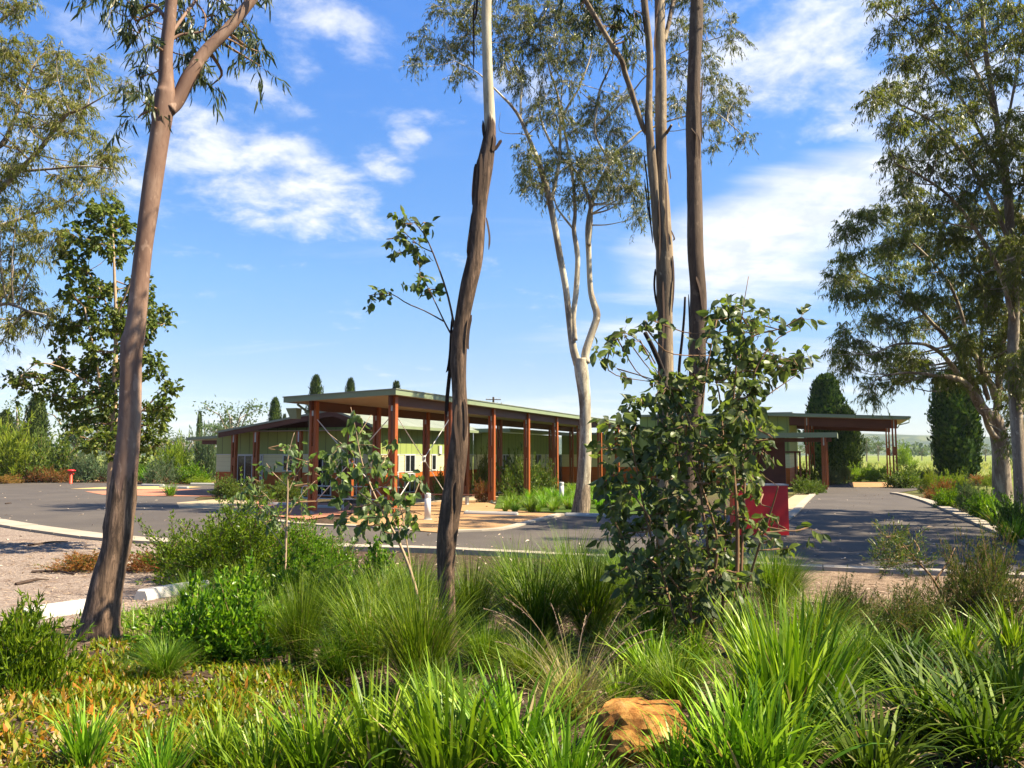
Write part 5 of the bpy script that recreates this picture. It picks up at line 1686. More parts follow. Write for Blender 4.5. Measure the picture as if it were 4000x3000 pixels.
# far tree line that reads as one mass
m = MB()
for k in range(260):
    x = rng.uniform(-520, 620)
    y = rng.uniform(420, 760)
    h_ = rng.uniform(7, 15)
    q = 26
    P = np.array([x, y, h_ * .55]) + rng.normal(0, .36, (q, 3)) * [h_ * .7, h_ * .7, h_ * .5]
    P[:, 2] = np.maximum(P[:, 2], .5)
    leaves(m, P, rng.normal(0, 1, (q, 3)), rng.uniform(2.0, 4.5, q), rng.uniform(1.2, 2.6, q), T_OVATE)
struct(m.build('treeline', leaf_greygreen), 'stuff', 'far hazy line of trees below the hills')


# ------------------------------------------------------------------ shrubs
def shrub_mesh(seed, leafm, n=2200, L=.10, Wd=.05, lobes=16, tpl=T_LANCE, up=.5, dense=.33, stems=True, fine=False, flat=.6, pw=.5):
    """Unit shrub: radius about 1, height about 1."""
    global rng
    keep, rng = rng, np.random.default_rng(seed)
    m, st = MB(), MB()
    a = rng.uniform(0, 6.283, lobes)
    rr = np.sqrt(rng.random(lobes)) * .72
    cz = .10 + .70 * np.sqrt(np.maximum(0, 1 - (rr / .85) ** 2)) * rng.uniform(.04, 1.0, lobes) ** pw
    skew = rng.normal(0, .16, 2)
    cz = cz * rng.uniform(.72, 1.18, lobes)
    cs_ = np.stack([rr * np.cos(a) * rng.uniform(.8, 1.15, lobes) + skew[0] * cz, rr * np.sin(a) + skew[1] * cz, cz], 1)
    sk = lobes // 2
    a2 = np.linspace(0, 6.283, sk, endpoint=False) + rng.normal(0, .25, sk)
    r2 = rng.uniform(.4, .95, sk)
    cs_ = np.vstack([cs_, np.stack([r2 * np.cos(a2), r2 * np.sin(a2), rng.uniform(.05, .34, sk)], 1)])
    for c in cs_:
        st.tube(catmull([(0, 0, -.03), c * [.4, .4, .5], c], 7), np.linspace(.022, .006, 7), 4, 0, cap=False)
        e = dense * rng.uniform(.45, 1.35)
        q = int(n / lobes * min(1.5, (e / dense) ** 1.4))
        u = unit(rng.normal(size=(q, 3))) * (rng.random((q, 1)) ** .45)
        P = c + u * np.array([e, e, e * flat + .06])
        P[:, 2] = np.maximum(P[:, 2], .02)
        D = u + np.array([0, 0, up]) + rng.normal(0, .4, (q, 3))
        leaves(m, P, D, L * rng.uniform(.6, 1.3, q), Wd * rng.uniform(.7, 1.2, q), tpl)
        for _ in range(5 if fine else 2):        # shoots that stick out of the outline
            d = unit((c * [1, 1, .6] + rng.normal(0, .5, 3) + [0, 0, .45])[None])[0]
            ln = e + rng.uniform(.12, .38)
            tip = c + d * ln + [0, 0, rng.uniform(-.06, .12)]
            st.tube(catmull([c, c + d * ln * .6, tip], 5), np.linspace(.007, .002, 5), 3, 0, cap=False)
            k_ = int(9 + ln * 26) if not fine else 26
            f_ = rng.uniform(.45, 1.02, (k_, 1))
            P = c + (tip - c) * f_ + rng.normal(0, .012, (k_, 3))
            leaves(m, P, d * .7 + np.array([0, 0, .2]) + rng.normal(0, .55, (k_, 3)), L * rng.uniform(.55, 1.1, k_), Wd * rng.uniform(.7, 1.1, k_), tpl)
    rng = keep
    return [('foliage', m.mesh('foliage', leafm)), ('stems', st.mesh('stems', stem_mat))]


SH = {
    'lime': [shrub_mesh(21, leaf_lime, 2400, .16, .035, 18, up=.9), shrub_mesh(22, leaf_lime, 2200, .14, .04, 14, up=.7)],
    'dark': [shrub_mesh(23, leaf_broad, 2600, .12, .05, 18), shrub_mesh(24, leaf_broad, 2400, .11, .055, 15)],
    'green': [shrub_mesh(25, leaf_shrub, 2400, .13, .05, 16, up=.8), shrub_mesh(26, leaf_shrub, 2400, .12, .05, 20, up=.8)],
    'grey': [shrub_mesh(27, leaf_greygreen, 2600, .13, .035, 18, up=.6), shrub_mesh(28, leaf_greygreen, 2400, .15, .03, 14, up=.9)],
    'rust': [shrub_mesh(29, leaf_rust, 2000, .13, .05, 15, up=.5), shrub_mesh(30, leaf_rust, 2000, .12, .05, 18, up=.6)],
    'fine': [shrub_mesh(31, leaf_fine, 9000, .085, .016, 26, up=.5, fine=True), shrub_mesh(32, leaf_fine, 9000, .085, .016, 22, up=.6, fine=True)],
}


def shrub(kind, px, py, w, h, label, group=None, name='shrub', deep=1.0):
    q = gp(px, py)
    Y = q[1]
    s = w / 2 / F * Y
    inst(name, SH[kind][int(rng.integers(2))], tuple(q), label, 'shrub', group, rng.uniform(0, 6.28), (s, s * deep, h / F * Y))


G1 = 'shrubs along the far side of the asphalt'
for kd_, px, py, w, h, lb in [
    ('lime', 60, 1884, 280, 215, 'biggest lime green feathery shrub at the far left across the asphalt'), ('dark', 190, 1882, 220, 165, 'dark rounded shrub between the lime shrub and red standpipe'), ('dark', 5, 1884, 110, 95, 'low dark shrub at the left edge across the asphalt'),
    ('rust', 135, 1885, 120, 58, 'low orange tinged shrub left of the red standpipe'), ('rust', 225, 1885, 110, 52, 'low rusty shrub nearest the red standpipe'), ('rust', 20, 1889, 100, 30, 'lowest reddish shrub at the left edge of the asphalt'),
    ('grey', 335, 1883, 130, 95, 'soft grey green shrub just right of the red standpipe'), ('grey', 410, 1883, 170, 110, 'wide soft shrub left of the leaning gum trunk'), ('green', 570, 1886, 80, 90, 'bright green shrub just right of the leaning gum trunk'),
    ('grey', 632, 1890, 120, 95, 'grey flecked shrub behind the yellow paving'), ('lime', 700, 1885, 170, 150, 'tall lime shrub behind the far wheel stops'), ('grey', 800, 1885, 150, 165, 'pale flowering shrub beside the end of the low building'), ('green', 770, 1888, 130, 70, 'low green shrub beneath the pale flowering shrub'), ('lime', 775, 1890, 110, 30, 'low yellow green mound near the end of the low building'),
    ('dark', -120, 1884, 300, 230, 'tall dark shrub beyond the left edge of the picture')]:
    shrub(kd_, px, py, w, h, lb, G1)
G2 = 'shrubs planted around the buildings'
for kd_, px, py, w, h, lb in [
    ('dark', 1722, 1952, 64, 110, 'dark shrub against the orange boards behind the centre trunk'), ('rust', 1892, 1962, 90, 78, 'reddish shrub behind the second walkway post'), ('dark', 1888, 1935, 80, 160, 'slender tall shrub against the shaded wall'), ('dark', 2030, 1935, 170, 150, 'big dark shrub in the deep shade of the walkway'), ('dark', 2125, 1930, 120, 115, 'dark shrub at the far end of the walkway shade'),
    ('dark', 890, 1945, 110, 80, 'dark shrub at the corner of the low building'), ('dark', 985, 1950, 120, 60, 'low dark shrub in front of the glazed doors'), ('dark', 1100, 1958, 150, 80, 'dark shrub behind the thin sapling'), ('green', 2000, 1965, 60, 50, 'small green shrub under the walkway beside the grass bed')]:
    shrub(kd_, px, py, w, h, lb, G2)
G3 = 'shrubs in the bed beside the drive'
for kd_, px, py, w, h, lb in [
    ('dark', 3525, 1905, 150, 75, 'dark shrub just right of the front porch posts'), ('green', 3160, 1885, 90, 60, 'green shrub behind the low canopy post'), ('grey', 3245, 1892, 90, 62, 'white flecked grey shrub right of the low canopy post'), ('grey', 3300, 1886, 80, 55, 'grey shrub at the back of the porch paving'), ('lime', 3355, 1880, 110, 58, 'lime shrub seen under the porch roof'), ('lime', 3420, 1880, 100, 55, 'lime shrub left of the rear porch posts'),
    ('dark', 3150, 1932, 100, 62, 'dark shrub between the red cabinet and low canopy post'), ('dark', 3200, 1926, 64, 42, 'small dark shrub at the foot of the low canopy post'), ('lime', 3625, 1925, 74, 76, 'round bright green ball shrub at the bend of the drive kerb'), ('rust', 3685, 1942, 100, 60, 'reddish shrub right of the round ball shrub'), ('lime', 3700, 1920, 100, 66, 'yellow green shrub behind the reddish one'), ('lime', 3765, 1925, 90, 64, 'yellow green shrub left of the spreading gum trunk'),
    ('rust', 3650, 1952, 80, 38, 'lowest rusty shrub beside the drive kerb'), ('green', 3715, 1985, 110, 75, 'green shrub spilling toward the drive kerb'), ('grey', 3790, 2008, 130, 100, 'grey green shrub near the kerb below the spreading gum'), ('green', 3870, 2030, 140, 100, 'grassy green shrub in front of the spreading gum trunk'), ('dark', 3975, 2110, 150, 150, 'large dark shrub at the right edge beside the drive kerb'), ('green', 3960, 2040, 150, 90, 'green shrub behind the large dark one at right'), ('lime', 3880, 1900, 80, 45, 'small lime mound behind the spreading gum'), ('grey', 3660, 1882, 120, 48, 'wide grey shrub in front of the broad cypress'), ('green', 3560, 1880, 120, 46, 'low green shrub between porch and broad cypress'), ('rust', 3820, 1895, 120, 40, 'rusty low shrub under the spreading gum'), ('lime', 3540, 1830, 80, 84, 'yellow green bush standing in the meadow beyond the porch'), ('grey', 3260, 1842, 60, 110, 'pale shrub in the gap between the joined cypresses'), ('green', 3780, 1960, 90, 50, 'small green shrub behind the grey green one by the kerb')]:
    shrub(kd_, px, py, w, h, lb, G3)

# leafy shrubs of the front bed
SHF = [shrub_mesh(41, leaf_shrub, 11000, .060, .024, 60, up=.9, dense=.25, pw=.8), shrub_mesh(42, leaf_shrub, 4200, .12, .05, 34, T_OVATE, .5, .32, pw=.7), shrub_mesh(43, leaf_shrub, 3200, .15, .042, 24, up=1.1, dense=.30), shrub_mesh(44, leaf_rust, 2600, .12, .04, 20, up=.8), shrub_mesh(45, leaf_shrub, 2600, .13, .05, 18, T_OVATE, .6, .34)]


def fshrub(k, px, py, w, h, label, deep=.8):
    q = gp(px, py)
    s = w / 2 / F * q[1]
    inst('leafy_shrub', SHF[k], tuple(q), label, 'shrub', 'leafy shrubs of the front bed', rng.uniform(0, 6.28), (s * .92, s * deep * .92, .8 * h / F * q[1]))


fshrub(0, 880, 2262, 700, 345, 'wide dense bright green small leaved shrub by the road kerb right of the leaning gum')
fshrub(0, 1200, 2262, 460, 260, 'smaller bright green shrub merging with the right end of the wide one')
fshrub(1, 850, 2560, 600, 340, 'glossy leaved shrub with dark hollows right of the leaning gum foot')
fshrub(4, 1080, 2480, 440, 290, 'loose green shrub between the glossy one and the upright tussock')
fshrub(2, 60, 2690, 520, 370, 'bright narrow leaved shrub at the lower left edge')
fshrub(3, 360, 2225, 330, 75, 'low orange red shrub at the edge of the gravel beside the leaning gum')
fshrub(3, 600, 2230, 260, 80, 'low orange red shrub behind the leaning gum trunk')
fshrub(4, 1470, 2340, 380, 200, 'low green shrub behind the open sapling')
fshrub(2, 650, 2560, 240, 110, 'low trailing shrub at the foot of the leaning gum')

# fine leaved shrubs at right
for px, py, w, h, lb in [(3830, 2470, 330, 320, 'fine leaved grey green shrub at right in front of the drive, fullest of its kind'), (3520, 2520, 330, 200, 'dim fine leaved shrub low behind the large strap clump'), (3480, 2230, 150, 150, 'fine leaved shrub crown leaning left over the gravel edge'), (3300, 2480, 240, 170, 'wispy low shrub left of the leaning fine leaved stem')]:
    q = gp(px, py)
    Y = min(q[1], 9.5)
    q2 = at(px, py, Y)
    s = w / 2 / F * Y
    if 'leaning left' in lb:
        T = Tree('leaning_shrub', lb, 'shrub', 8.6, (3735, 2500), stem_mat)
        T.limb('stem', [(3738, 2520, 13), (3700, 2380, 11), (3650, 2270, 9), (3590, 2200, 7), (3530, 2130, 5), (3490, 2080, 3)], 0, 7, .04, 20)
        T.limb('stem', [(3650, 2270, 9), (3700, 2200, 7), (3730, 2140, 4)], .1, 6, .04, 10)
        T.crown([(3470, 2100, 34, 36), (3510, 2140, 40, 40), (3450, 2150, 36, 40), (3540, 2180, 44, 36), (3480, 2200, 50, 30), (3570, 2110, 24, 30), (3600, 2200, 30, 24), (3420, 2190, 24, 20)], leaf_fine, .055, .010, 560, .3, -.3, 18, .12, T_LANCE, maxconn=.7, twr=.004, outw=.9)
        continue
    inst('fine_leaved_shrub', SH['fine'][int(rng.integers(2))], (q[0], q[1], q[2]), lb, 'shrub', 'fine leaved shrubs at right', rng.uniform(0, 6), (w / 2 / F * q[1], w / 2 / F * q[1], h / F * q[1]))


# ------------------------------------------------------------------ grasses
def tussock_mesh(seed, n, w, mat, lean=(.0, .55), droop=(.2, 1.3), rbase=.09, lmin=.55, seg=6, power=1.7):
    r0 = np.random.default_rng(seed)
    m = MB()
    a = r0.uniform(0, 6.283, n)
    rb_ = np.sqrt(r0.random(n)) * rbase
    ab = a + r0.normal(0, .7, n)
    base = np.stack([rb_ * np.cos(ab), rb_ * np.sin(ab), np.full(n, -.02)], 1)
    ln = r0.uniform(*lean, n) * (.35 + .65 * rb_ / rbase)
    Ln, Wn, Dn = r0.uniform(lmin, 1.08, n), w * r0.uniform(.6, 1.3, n), r0.uniform(*droop, n)
    old = r0.random(n) < .09
    bent = r0.random(n) < .07
    Dn = np.where(bent, Dn + r0.uniform(.8, 1.6, n), Dn)
    ln = np.where(old, ln * 1.25 + .15, ln)
    for f_, mi_ in ((~old, 0), (old, 1)):
        blades(m, base[f_], a[f_], ln[f_], Ln[f_] * (.8 if mi_ else 1), Wn[f_], Dn[f_], seg, mi_, 0, power)
    return m.mesh('grass_tussock', [mat, straw_mat])


GF = [tussock_mesh(s, 950, .0066, grass_fine, (0, .68), (.15, 1.25)) for s in (51, 52, 53)]
GFW = [tussock_mesh(s, 850, .0068, grass_fine, (0, .9), (.3, 1.6), .14) for s in (54, 55)]
GS = [tussock_mesh(s, 170, .026, grass_strap, (.0, .75), (.15, 1.1), .17, .45) for s in (56, 57, 58)]
GSD = [tussock_mesh(s, 190, .032, grass_strapd, (.1, .95), (.5, 1.9), .18, .45) for s in (59, 60)]
GBIG = tussock_mesh(61, 380, .022, grass_strap, (.0, .8), (.1, .8), .18, .5)
GMID = [tussock_mesh(s, 130, .03, grass_bright, (0, .7), (.3, 1.4), .18, .5, 4) for s in (62, 63)]


def tuss(pool, px, py, h, label, name, group, wide=1.0):
    q = gp(px, py)
    me = pool[int(rng.integers(len(pool)))] if isinstance(pool, list) else pool
    inst(name, [(name, me)], (q[0], q[1], q[2]), label, 'grass', group, rng.uniform(0, 6.28), (h * wide, h * wide, h))


GA = 'fine bladed tussocks of the front bed'
for pool, px, py, h, wd, lb in [
    (GF, 1640, 2720, 1.02, .85, 'tall fan of fine grass left of the foot of the fibrous centre trunk'), (GFW, 1450, 2600, .85, 1.1, 'wide dark green fine tussock behind the tall fan'), (GF, 1175, 2610, .88, .62, 'narrow upright tussock with pale stalks right of the glossy shrub'), (GF, 1840, 2510, .95, .75, 'upright fine tussock just right of the centre trunk foot'),
    (GFW, 2100, 2500, 1.08, .95, 'large dark based tussock in the middle of the bed'), (GF, 2310, 2500, 1.02, .9, 'large tussock left of the leafy sapling stems'), (GF, 2230, 2400, 1.15, .85, 'bright topped tussock behind the two large middle ones'), (GFW, 2010, 2380, 1.05, .9, 'bright tussock behind the centre trunk against the asphalt'), (GFW, 1500, 2450, .85, 1.1, 'fine tussock under the open sapling'),
    (GFW, 1330, 2480, .8, 1.1, 'fine tussock between the loose shrub and the open sapling'), (GF, 3030, 2420, 1.0, .8, 'blue green tussock right of the leafy sapling by the drive'), (GFW, 2480, 2420, .95, 1.0, 'tussock half hidden behind the leafy sapling stems'), (GF, 2420, 2330, .9, .9, 'far tussock left of the leafy sapling against the asphalt'), (GFW, 1900, 2620, .55, 1.1, 'small tussock on the bare mulch right of the centre trunk'),
    (GFW, 3200, 2560, .7, 1.1, 'shaded tussock behind the large strap clump'), (GFW, 2700, 2480, .7, 1.1, 'shaded tussock among the sapling stems'), (GFW, 3080, 2330, .8, 1.0, 'wispy tussock at the gravel edge of the drive'), (GFW, 1250, 2350, .7, 1.1, 'tussock beside the right end of the bright green shrub'), (GFW, 1620, 2400, .9, 1.0, 'tussock leaning behind the pale sapling stem'), (GF, 2850, 2300, .8, .9, 'tussock behind the sapling stems near the asphalt kerb')]:
    tuss(pool, px, py, h, lb, 'grass_tussock', GA, wd)
GB = 'strap leaved clumps of the front bed'
for pool, px, py, h, wd, lb in [
    (GF, 760, 2430, .62, 1.1, 'soft tussock between the wide bright shrub and the glossy leaved one'), (GFW, 960, 2400, .75, 1.0, 'soft fine tussock behind the glossy leaved shrub'), (GF, 1090, 2560, .6, 1.1, 'short fine tussock at the right side of the glossy leaved shrub'), (GFW, 640, 2640, .38, 1.3, 'low tuft of fine grass where the groundcover meets the glossy shrub'),
    (GFW, 1330, 2640, .5, 1.2, 'low fine tussock between the upright narrow tussock and the tall fan'), (GFW, 2080, 2680, .48, 1.2, 'low fine tussock on the mulch above the dry seeding grass'), (GFW, 2440, 2620, .55, 1.1, 'fine tussock on the mulch below the sapling at its left'), (GF, 2560, 2540, .62, 1.0, 'fine tussock at the foot of the leafy sapling'),
    (GFW, 2640, 2760, .5, 1.1, 'fine grass tuft above the right end of the rock'), (GFW, 1720, 2800, .4, 1.3, 'low fine tuft in front of the tall fan'), (GFW, 3380, 2660, .55, 1.1, 'fine tuft in the gap right of the largest strap clump'), (GF, 2900, 2560, .6, 1.0, 'fine tussock behind the largest strap clump among sapling stems')]:
    tuss(pool, px, py, h, lb, 'grass_tussock', GA, wd)
tuss(GBIG, 3090, 2930, 1.0, 'largest strap leaved clump with tall fanning blades right of the rock', 'strap_leaf_clump', GB, .95)
for pool, px, py, h, wd, lb in [
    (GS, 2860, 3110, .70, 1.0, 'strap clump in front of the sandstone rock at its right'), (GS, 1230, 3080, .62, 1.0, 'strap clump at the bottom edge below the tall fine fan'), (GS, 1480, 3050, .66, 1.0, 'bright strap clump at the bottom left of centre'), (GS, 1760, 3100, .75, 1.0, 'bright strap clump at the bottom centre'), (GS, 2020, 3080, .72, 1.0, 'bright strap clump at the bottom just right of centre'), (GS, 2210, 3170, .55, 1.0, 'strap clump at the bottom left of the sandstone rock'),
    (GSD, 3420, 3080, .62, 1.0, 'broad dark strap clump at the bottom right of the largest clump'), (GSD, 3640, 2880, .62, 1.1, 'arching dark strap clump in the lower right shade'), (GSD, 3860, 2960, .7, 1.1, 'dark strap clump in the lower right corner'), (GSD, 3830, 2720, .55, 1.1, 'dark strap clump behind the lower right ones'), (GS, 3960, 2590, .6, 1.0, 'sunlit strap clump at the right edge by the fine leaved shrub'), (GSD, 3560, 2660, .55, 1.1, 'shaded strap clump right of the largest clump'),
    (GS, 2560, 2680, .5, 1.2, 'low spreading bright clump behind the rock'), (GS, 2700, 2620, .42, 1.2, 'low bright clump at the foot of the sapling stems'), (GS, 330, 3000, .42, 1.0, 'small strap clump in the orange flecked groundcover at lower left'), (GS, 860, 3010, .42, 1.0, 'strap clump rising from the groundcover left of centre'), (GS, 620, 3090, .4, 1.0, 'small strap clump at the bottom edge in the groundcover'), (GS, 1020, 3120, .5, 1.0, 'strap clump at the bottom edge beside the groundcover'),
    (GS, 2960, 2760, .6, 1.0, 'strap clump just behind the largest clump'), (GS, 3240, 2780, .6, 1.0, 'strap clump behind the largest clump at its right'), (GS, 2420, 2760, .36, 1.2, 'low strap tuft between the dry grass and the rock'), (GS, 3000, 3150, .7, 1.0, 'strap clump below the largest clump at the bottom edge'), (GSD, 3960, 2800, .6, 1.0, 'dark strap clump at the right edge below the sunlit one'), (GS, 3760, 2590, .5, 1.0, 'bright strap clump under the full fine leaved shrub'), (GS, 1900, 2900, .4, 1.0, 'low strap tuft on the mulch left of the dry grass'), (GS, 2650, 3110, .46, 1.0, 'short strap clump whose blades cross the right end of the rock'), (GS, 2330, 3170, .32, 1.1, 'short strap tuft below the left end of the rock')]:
    tuss(pool, px, py, h, lb, 'strap_leaf_clump', GB, wd)

# dry seeding grass
q = gp(2240, 2810)
dg = thing('seeding_grass', tuple(q), 'yellowing tussock with arching tan seed heads left of the rock', 'grass')
m = MB()
n = 520
a = rng.uniform(0, 6.283, n)
blades(m, np.stack([rng.normal(0, .05, n), rng.normal(0, .05, n), np.full(n, -.01)], 1), a, rng.uniform(.1, .9, n), rng.uniform(.25, .62, n), rng.uniform(.003, .006, n), rng.uniform(.3, 1.3, n), 6)
m.build('foliage', grass_dry, dg)
for k in range(26):
    a = rng.uniform(-.4, 3.6) + (math.pi if rng.random() < .3 else 0)
    L = rng.uniform(.55, .95)
    l0, d0 = rng.uniform(.15, .6), rng.uniform(.3, 1.1)
    s = np.linspace(0, 1, 12)
    th = l0 + d0 * s ** 1.6
    r = np.cumsum(np.sin(th)) * L / 12
    z = np.cumsum(np.cos(th)) * L / 12
    P = np.stack([r * math.cos(a), r * math.sin(a), z], 1)
    m = MB()
    m.tube(P, np.linspace(.0016, .0009, 12), 4, 0, cap=False)
    nb = 26
    ii = rng.uniform(8.2, 10.9, nb)
    B = np.stack([np.interp(ii, range(12), P[:, c]) for c in range(3)], 1)
    leaves(m, B, (P[-1] - P[-3]) / np.linalg.norm(P[-1] - P[-3]) + rng.normal(0, .3, (nb, 3)), rng.uniform(.012, .024, nb), .005, T_LANCE)
    m.build('seed_head', litter_mat if k % 3 else grass_dry, dg)

# green bed in front of the walkway
GC = 'grass tufts of the bed in front of the walkway'
k = 0
for row, (py, h) in enumerate([(1998, .55), (1988, .6), (1972, .62), (1955, .62), (1938, .6), (1922, .6)]):
    x0, x1 = [(1970, 2190), (1990, 2440), (1995, 2470), (2080, 2500), (2130, 2500), (2180, 2500)][row]
    for px in np.arange(x0, x1, 46 - row * 2):
        tuss(GMID, px + rng.uniform(-14, 14), py + rng.uniform(-5, 5), h * rng.uniform(.8, 1.3), 'bright green strappy grass tuft in the bed in front of the walkway', 'grass_tuft', GC)
for px, py, h, lb in [(665, 1938, .95, 'single rounded grass tussock standing on the salmon paving'), (575, 1890, 1.6, 'upright reed like tuft right of the leaning gum across the asphalt')]:
    tuss(GMID, px, py, h, lb, 'grass_tussock', None)
GE = 'grass tufts in the bed beside the drive'
for px, py, h in [(3830, 2020, .8), (3900, 2060, .9), (3960, 2120, .9), (3850, 1990, .8), (3920, 2000, .8), (4010, 2060, 1.0), (3760, 1975, .6), (3690, 1958, .5)]:
    tuss(GMID, px, py, h, 'green grass tuft at the kerb side of the bed below the two right hand gums', 'grass_tuft', GE)

# meadow grass standing beyond the buildings
m = MB()
n = 16000
y = rng.uniform(72, 200, n)
x = y * rng.uniform(-.75, .75, n)
blades(m, np.stack([x, y, np.full(n, -.05)], 1), rng.uniform(0, 6.28, n), rng.uniform(0, .4, n), rng.uniform(.3, .9, n), rng.uniform(.05, .16, n), rng.uniform(.1, .8, n), 2)
mo = m.build('meadow_grass', leaf_mat('meadow', [(.20, .22, .05), (.28, .28, .08), (.38, .34, .15), (.14, .19, .035)], .35, .6, .2))
struct(mo, 'stuff', 'sunny yellow green meadow grass')

# groundcover, weeds, leaf litter
poly = [gp(a, b)[:2] for a, b in [(-500, 2560), (200, 2600), (420, 2500), (560, 2500), (900, 2600), (1300, 2640), (1500, 2720), (1480, 2860), (1200, 3000), (1100, 3200), (-700, 3200)]]
P = rng.uniform([-6, 3.6], [0, 8.6], (66000, 2))
P = P[inpoly(poly, P)]
n = len(P)
m = MB()
hv = .55 + .55 * np.sin(P[:, 0] * 5.1 + 2 * np.sin(P[:, 1] * 3.7)) * np.cos(P[:, 1] * 4.3 + P[:, 0]) + rng.normal(0, .2, n)
P, hv = P[hv > .22], np.clip(hv[hv > .22], .4, 1.6)
n = len(P)
blades(m, np.c_[P, gz(P[:, 0], P[:, 1]) - .004], rng.uniform(0, 6.28, n), rng.uniform(.0, .8, n), hv * rng.uniform(.05, .14, n), rng.uniform(.010, .024, n), rng.uniform(.1, 1.0, n), 3, 0, 0, 1.2)
struct(m.build('groundcover', cover_mat), 'stuff', 'low green groundcover flecked with orange leaves')
poly3 = [gp(a, b)[:2] for a, b in [(-300, 2640), (120, 2620), (500, 2700), (700, 2800), (500, 2960), (200, 3050), (-400, 3000)]]
P = rng.uniform([-6, 3.6], [0, 8.6], (30000, 2))
P = P[inpoly(poly3, P) & (rng.random(30000) < .34)]
n = len(P)
m = MB()
blades(m, np.c_[P, gz(P[:, 0], P[:, 1]) - .004], rng.uniform(0, 6.28, n), rng.uniform(.1, 1.0, n), rng.uniform(.04, .12, n), rng.uniform(.014, .03, n), rng.uniform(.1, 1.0, n), 3, 0, 0, 1.2)
struct(m.build('rusty_groundcover', leaf_mat('rusty_cover', [(.36, .09, .015), (.46, .17, .02), (.32, .20, .03), (.18, .22, .02), (.40, .24, .11)], .35, .5, .3)), 'stuff', 'orange tinged patch of groundcover at lower left')
poly2 = [gp(a, b)[:2] for a, b in [(300, 2500), (460, 2400), (700, 2330), (820, 2330), (700, 2420), (560, 2480), (420, 2510)]]
P = rng.uniform([-5, 7], [-2, 12], (26000, 2))
P = P[inpoly(poly2, P)]
n = len(P)
m = MB()
blades(m, np.c_[P, gz(P[:, 0], P[:, 1]) - .004], rng.uniform(0, 6.28, n), rng.uniform(.0, .6, n), rng.uniform(.02, .05, n), rng.uniform(.006, .012, n), rng.uniform(.1, 1.0, n), 2)
struct(m.build('moss', leaf_lime), 'stuff', 'short mossy green turf around the leaning gum foot')

n = 26000
P = rng.uniform([-4.6, 3.5], [8, 14.2], (n, 2))
P = P[~inpoly(poly, P) & ~inpoly(np.array([gp(a, b)[:2] for a, b in [(3150, 2200), (4600, 2270), (4700, 2520), (4000, 2430), (3500, 2400), (3080, 2330)]]), P)]
P = P[np.sin(P[:, 0] * 2.3 + 1) * np.cos(P[:, 1] * 1.7) + rng.normal(0, .6, len(P)) > -.1]
n = len(P)
m = MB()
blades(m, np.c_[P, gz(P[:, 0], P[:, 1]) - .004], rng.uniform(0, 6.28, n), rng.uniform(.0, .8, n), rng.uniform(.06, .30, n), rng.uniform(.005, .011, n), rng.uniform(.2, 1.6, n), 4)
struct(m.build('bed_grass', grass_fine), 'stuff', 'thin scattered grass between the planted tussocks')
n = 9000
P = rng.uniform([-6, 3.6], [7, 12], (n, 2))
m = MB()
leaves(m, np.c_[P, gz(P[:, 0], P[:, 1]) + rng.uniform(.004, .02, n)], np.c_[rng.normal(0, 1, (n, 2)), rng.normal(0, .18, n)], rng.uniform(.04, .12, n), rng.uniform(.012, .028, n), T_SICKLE, 0, np.c_[rng.normal(0, .35, (n, 2)), np.ones(n)])
struct(m.build('leaf_litter', litter_mat), 'stuff', 'brown and grey leaf litter over the mulch')
n = 5200
P = np.concatenate([rng.uniform([-13, 9.5], [-2.5, 21], (n, 2)), rng.uniform([2.5, 9.5], [9, 14.5], (1600, 2))])
n = len(P)
m = MB()
leaves(m, np.c_[P, np.maximum(gz(P[:, 0], P[:, 1]), 0) + rng.uniform(.016, .03, n)], np.c_[rng.normal(0, 1, (n, 2)), rng.normal(0, .06, n)], rng.uniform(.05, .22, n), rng.uniform(.008, .025, n), T_SICKLE, 0, np.c_[rng.normal(0, .25, (n, 2)), np.ones(n)])
struct(m.build('bark_litter', litter_mat), 'stuff', 'brown shreds of bark and leaf on the gravel')
n = 850
px_, py_ = rng.uniform(-100, 4200, n), 1885 + 340 * rng.random(n) ** 1.4
P = np.array([gp(a, b) for a, b in zip(px_, py_)])
m = MB()
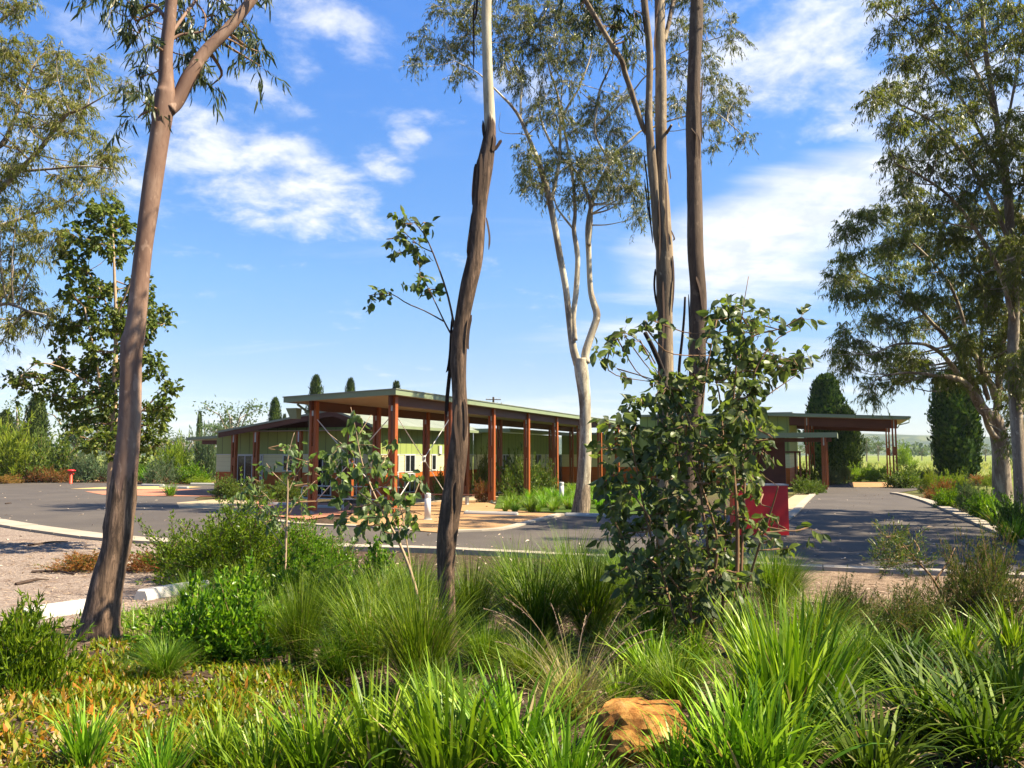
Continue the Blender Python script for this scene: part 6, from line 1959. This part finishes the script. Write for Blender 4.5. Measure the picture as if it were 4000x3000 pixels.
leaves(m, np.c_[P[:, 0], P[:, 1], np.full(n, .022)], np.c_[rng.normal(0, 1, (n, 2)), rng.normal(0, .1, n)], rng.uniform(.07, .19, n), rng.uniform(.03, .07, n), T_OVATE, 0, np.c_[rng.normal(0, .3, (n, 2)), np.ones(n)])
struct(m.build('fallen_leaves', fallen_mat), 'stuff', 'pale fallen gum leaves strewn over the asphalt')
for (x0, y0, x1, y1, lb) in [(110, 2135, 265, 2120, 'curved strip of shed bark on the gravel nearest the kerb'), (125, 2240, 290, 2250, 'short strip of shed bark on the gravel left of the leaning gum'), (60, 2290, 190, 2270, 'long dark strip of shed bark on the gravel near the wheel stop'), (20, 1970, 45, 1969, 'single brown bark strip lying on the asphalt at left')]:
    a, b = gp(x0, y0), gp(x1, y1)
    P = catmull([a, (a + b) / 2 + [0, .12, .02], b], 12)
    P[:, 2] += .03
    m = MB()
    m.tube(P, np.linspace(.03, .012, 12), 6, 0, .2)
    tag(m.build('bark_strip', strip_mat), lb, 'bark strip', 'shed bark strips')


# ------------------------------------------------------------------ gums standing just outside the view whose shade falls on the drive
def copy_tree(o, loc, rz, label, s=1.0):
    r = o.copy()
    C.objects.link(r)
    r.location = loc
    r.rotation_euler = (0, 0, rz)
    r.scale = (s, s, s)
    r['label'] = label
    for ch in [c for c in bpy.data.objects if c.parent == o]:
        c = ch.copy()
        C.objects.link(c)
        c.parent = r
    return r


copy_tree(tall_root, (19.5, 20.5, 0), 1.2, 'tall gum beyond the right edge whose shade falls across the drive')
copy_tree(tall_root, (17.5, 16.8, 0), 3.4, 'second tall gum beyond the right edge, nearer the front bed', .9)

# ------------------------------------------------------------------ air between here and the hills
hzm = bpy.data.materials.new('haze')
hzm.use_nodes = True
t = NT(hzm.node_tree)
out = t.n('ShaderNodeOutputMaterial')
pv = t.n('ShaderNodeVolumePrincipled')
pv.inputs['Color'].default_value = (.80, .88, 1.0, 1)
pv.inputs['Density'].default_value = .00009
t.l(pv.outputs[0], out.inputs['Volume'])
m = MB()
m.bx(-4300, 4300, -60, 3700, -5, 110)
struct(m.build('haze', hzm), 'stuff', 'thin pale air that softens the far hills')

copy_tree(tall_root, (14.2, 2.0, .5), 5.1, 'third tall gum beyond the right edge, close beside the front bed', .68)
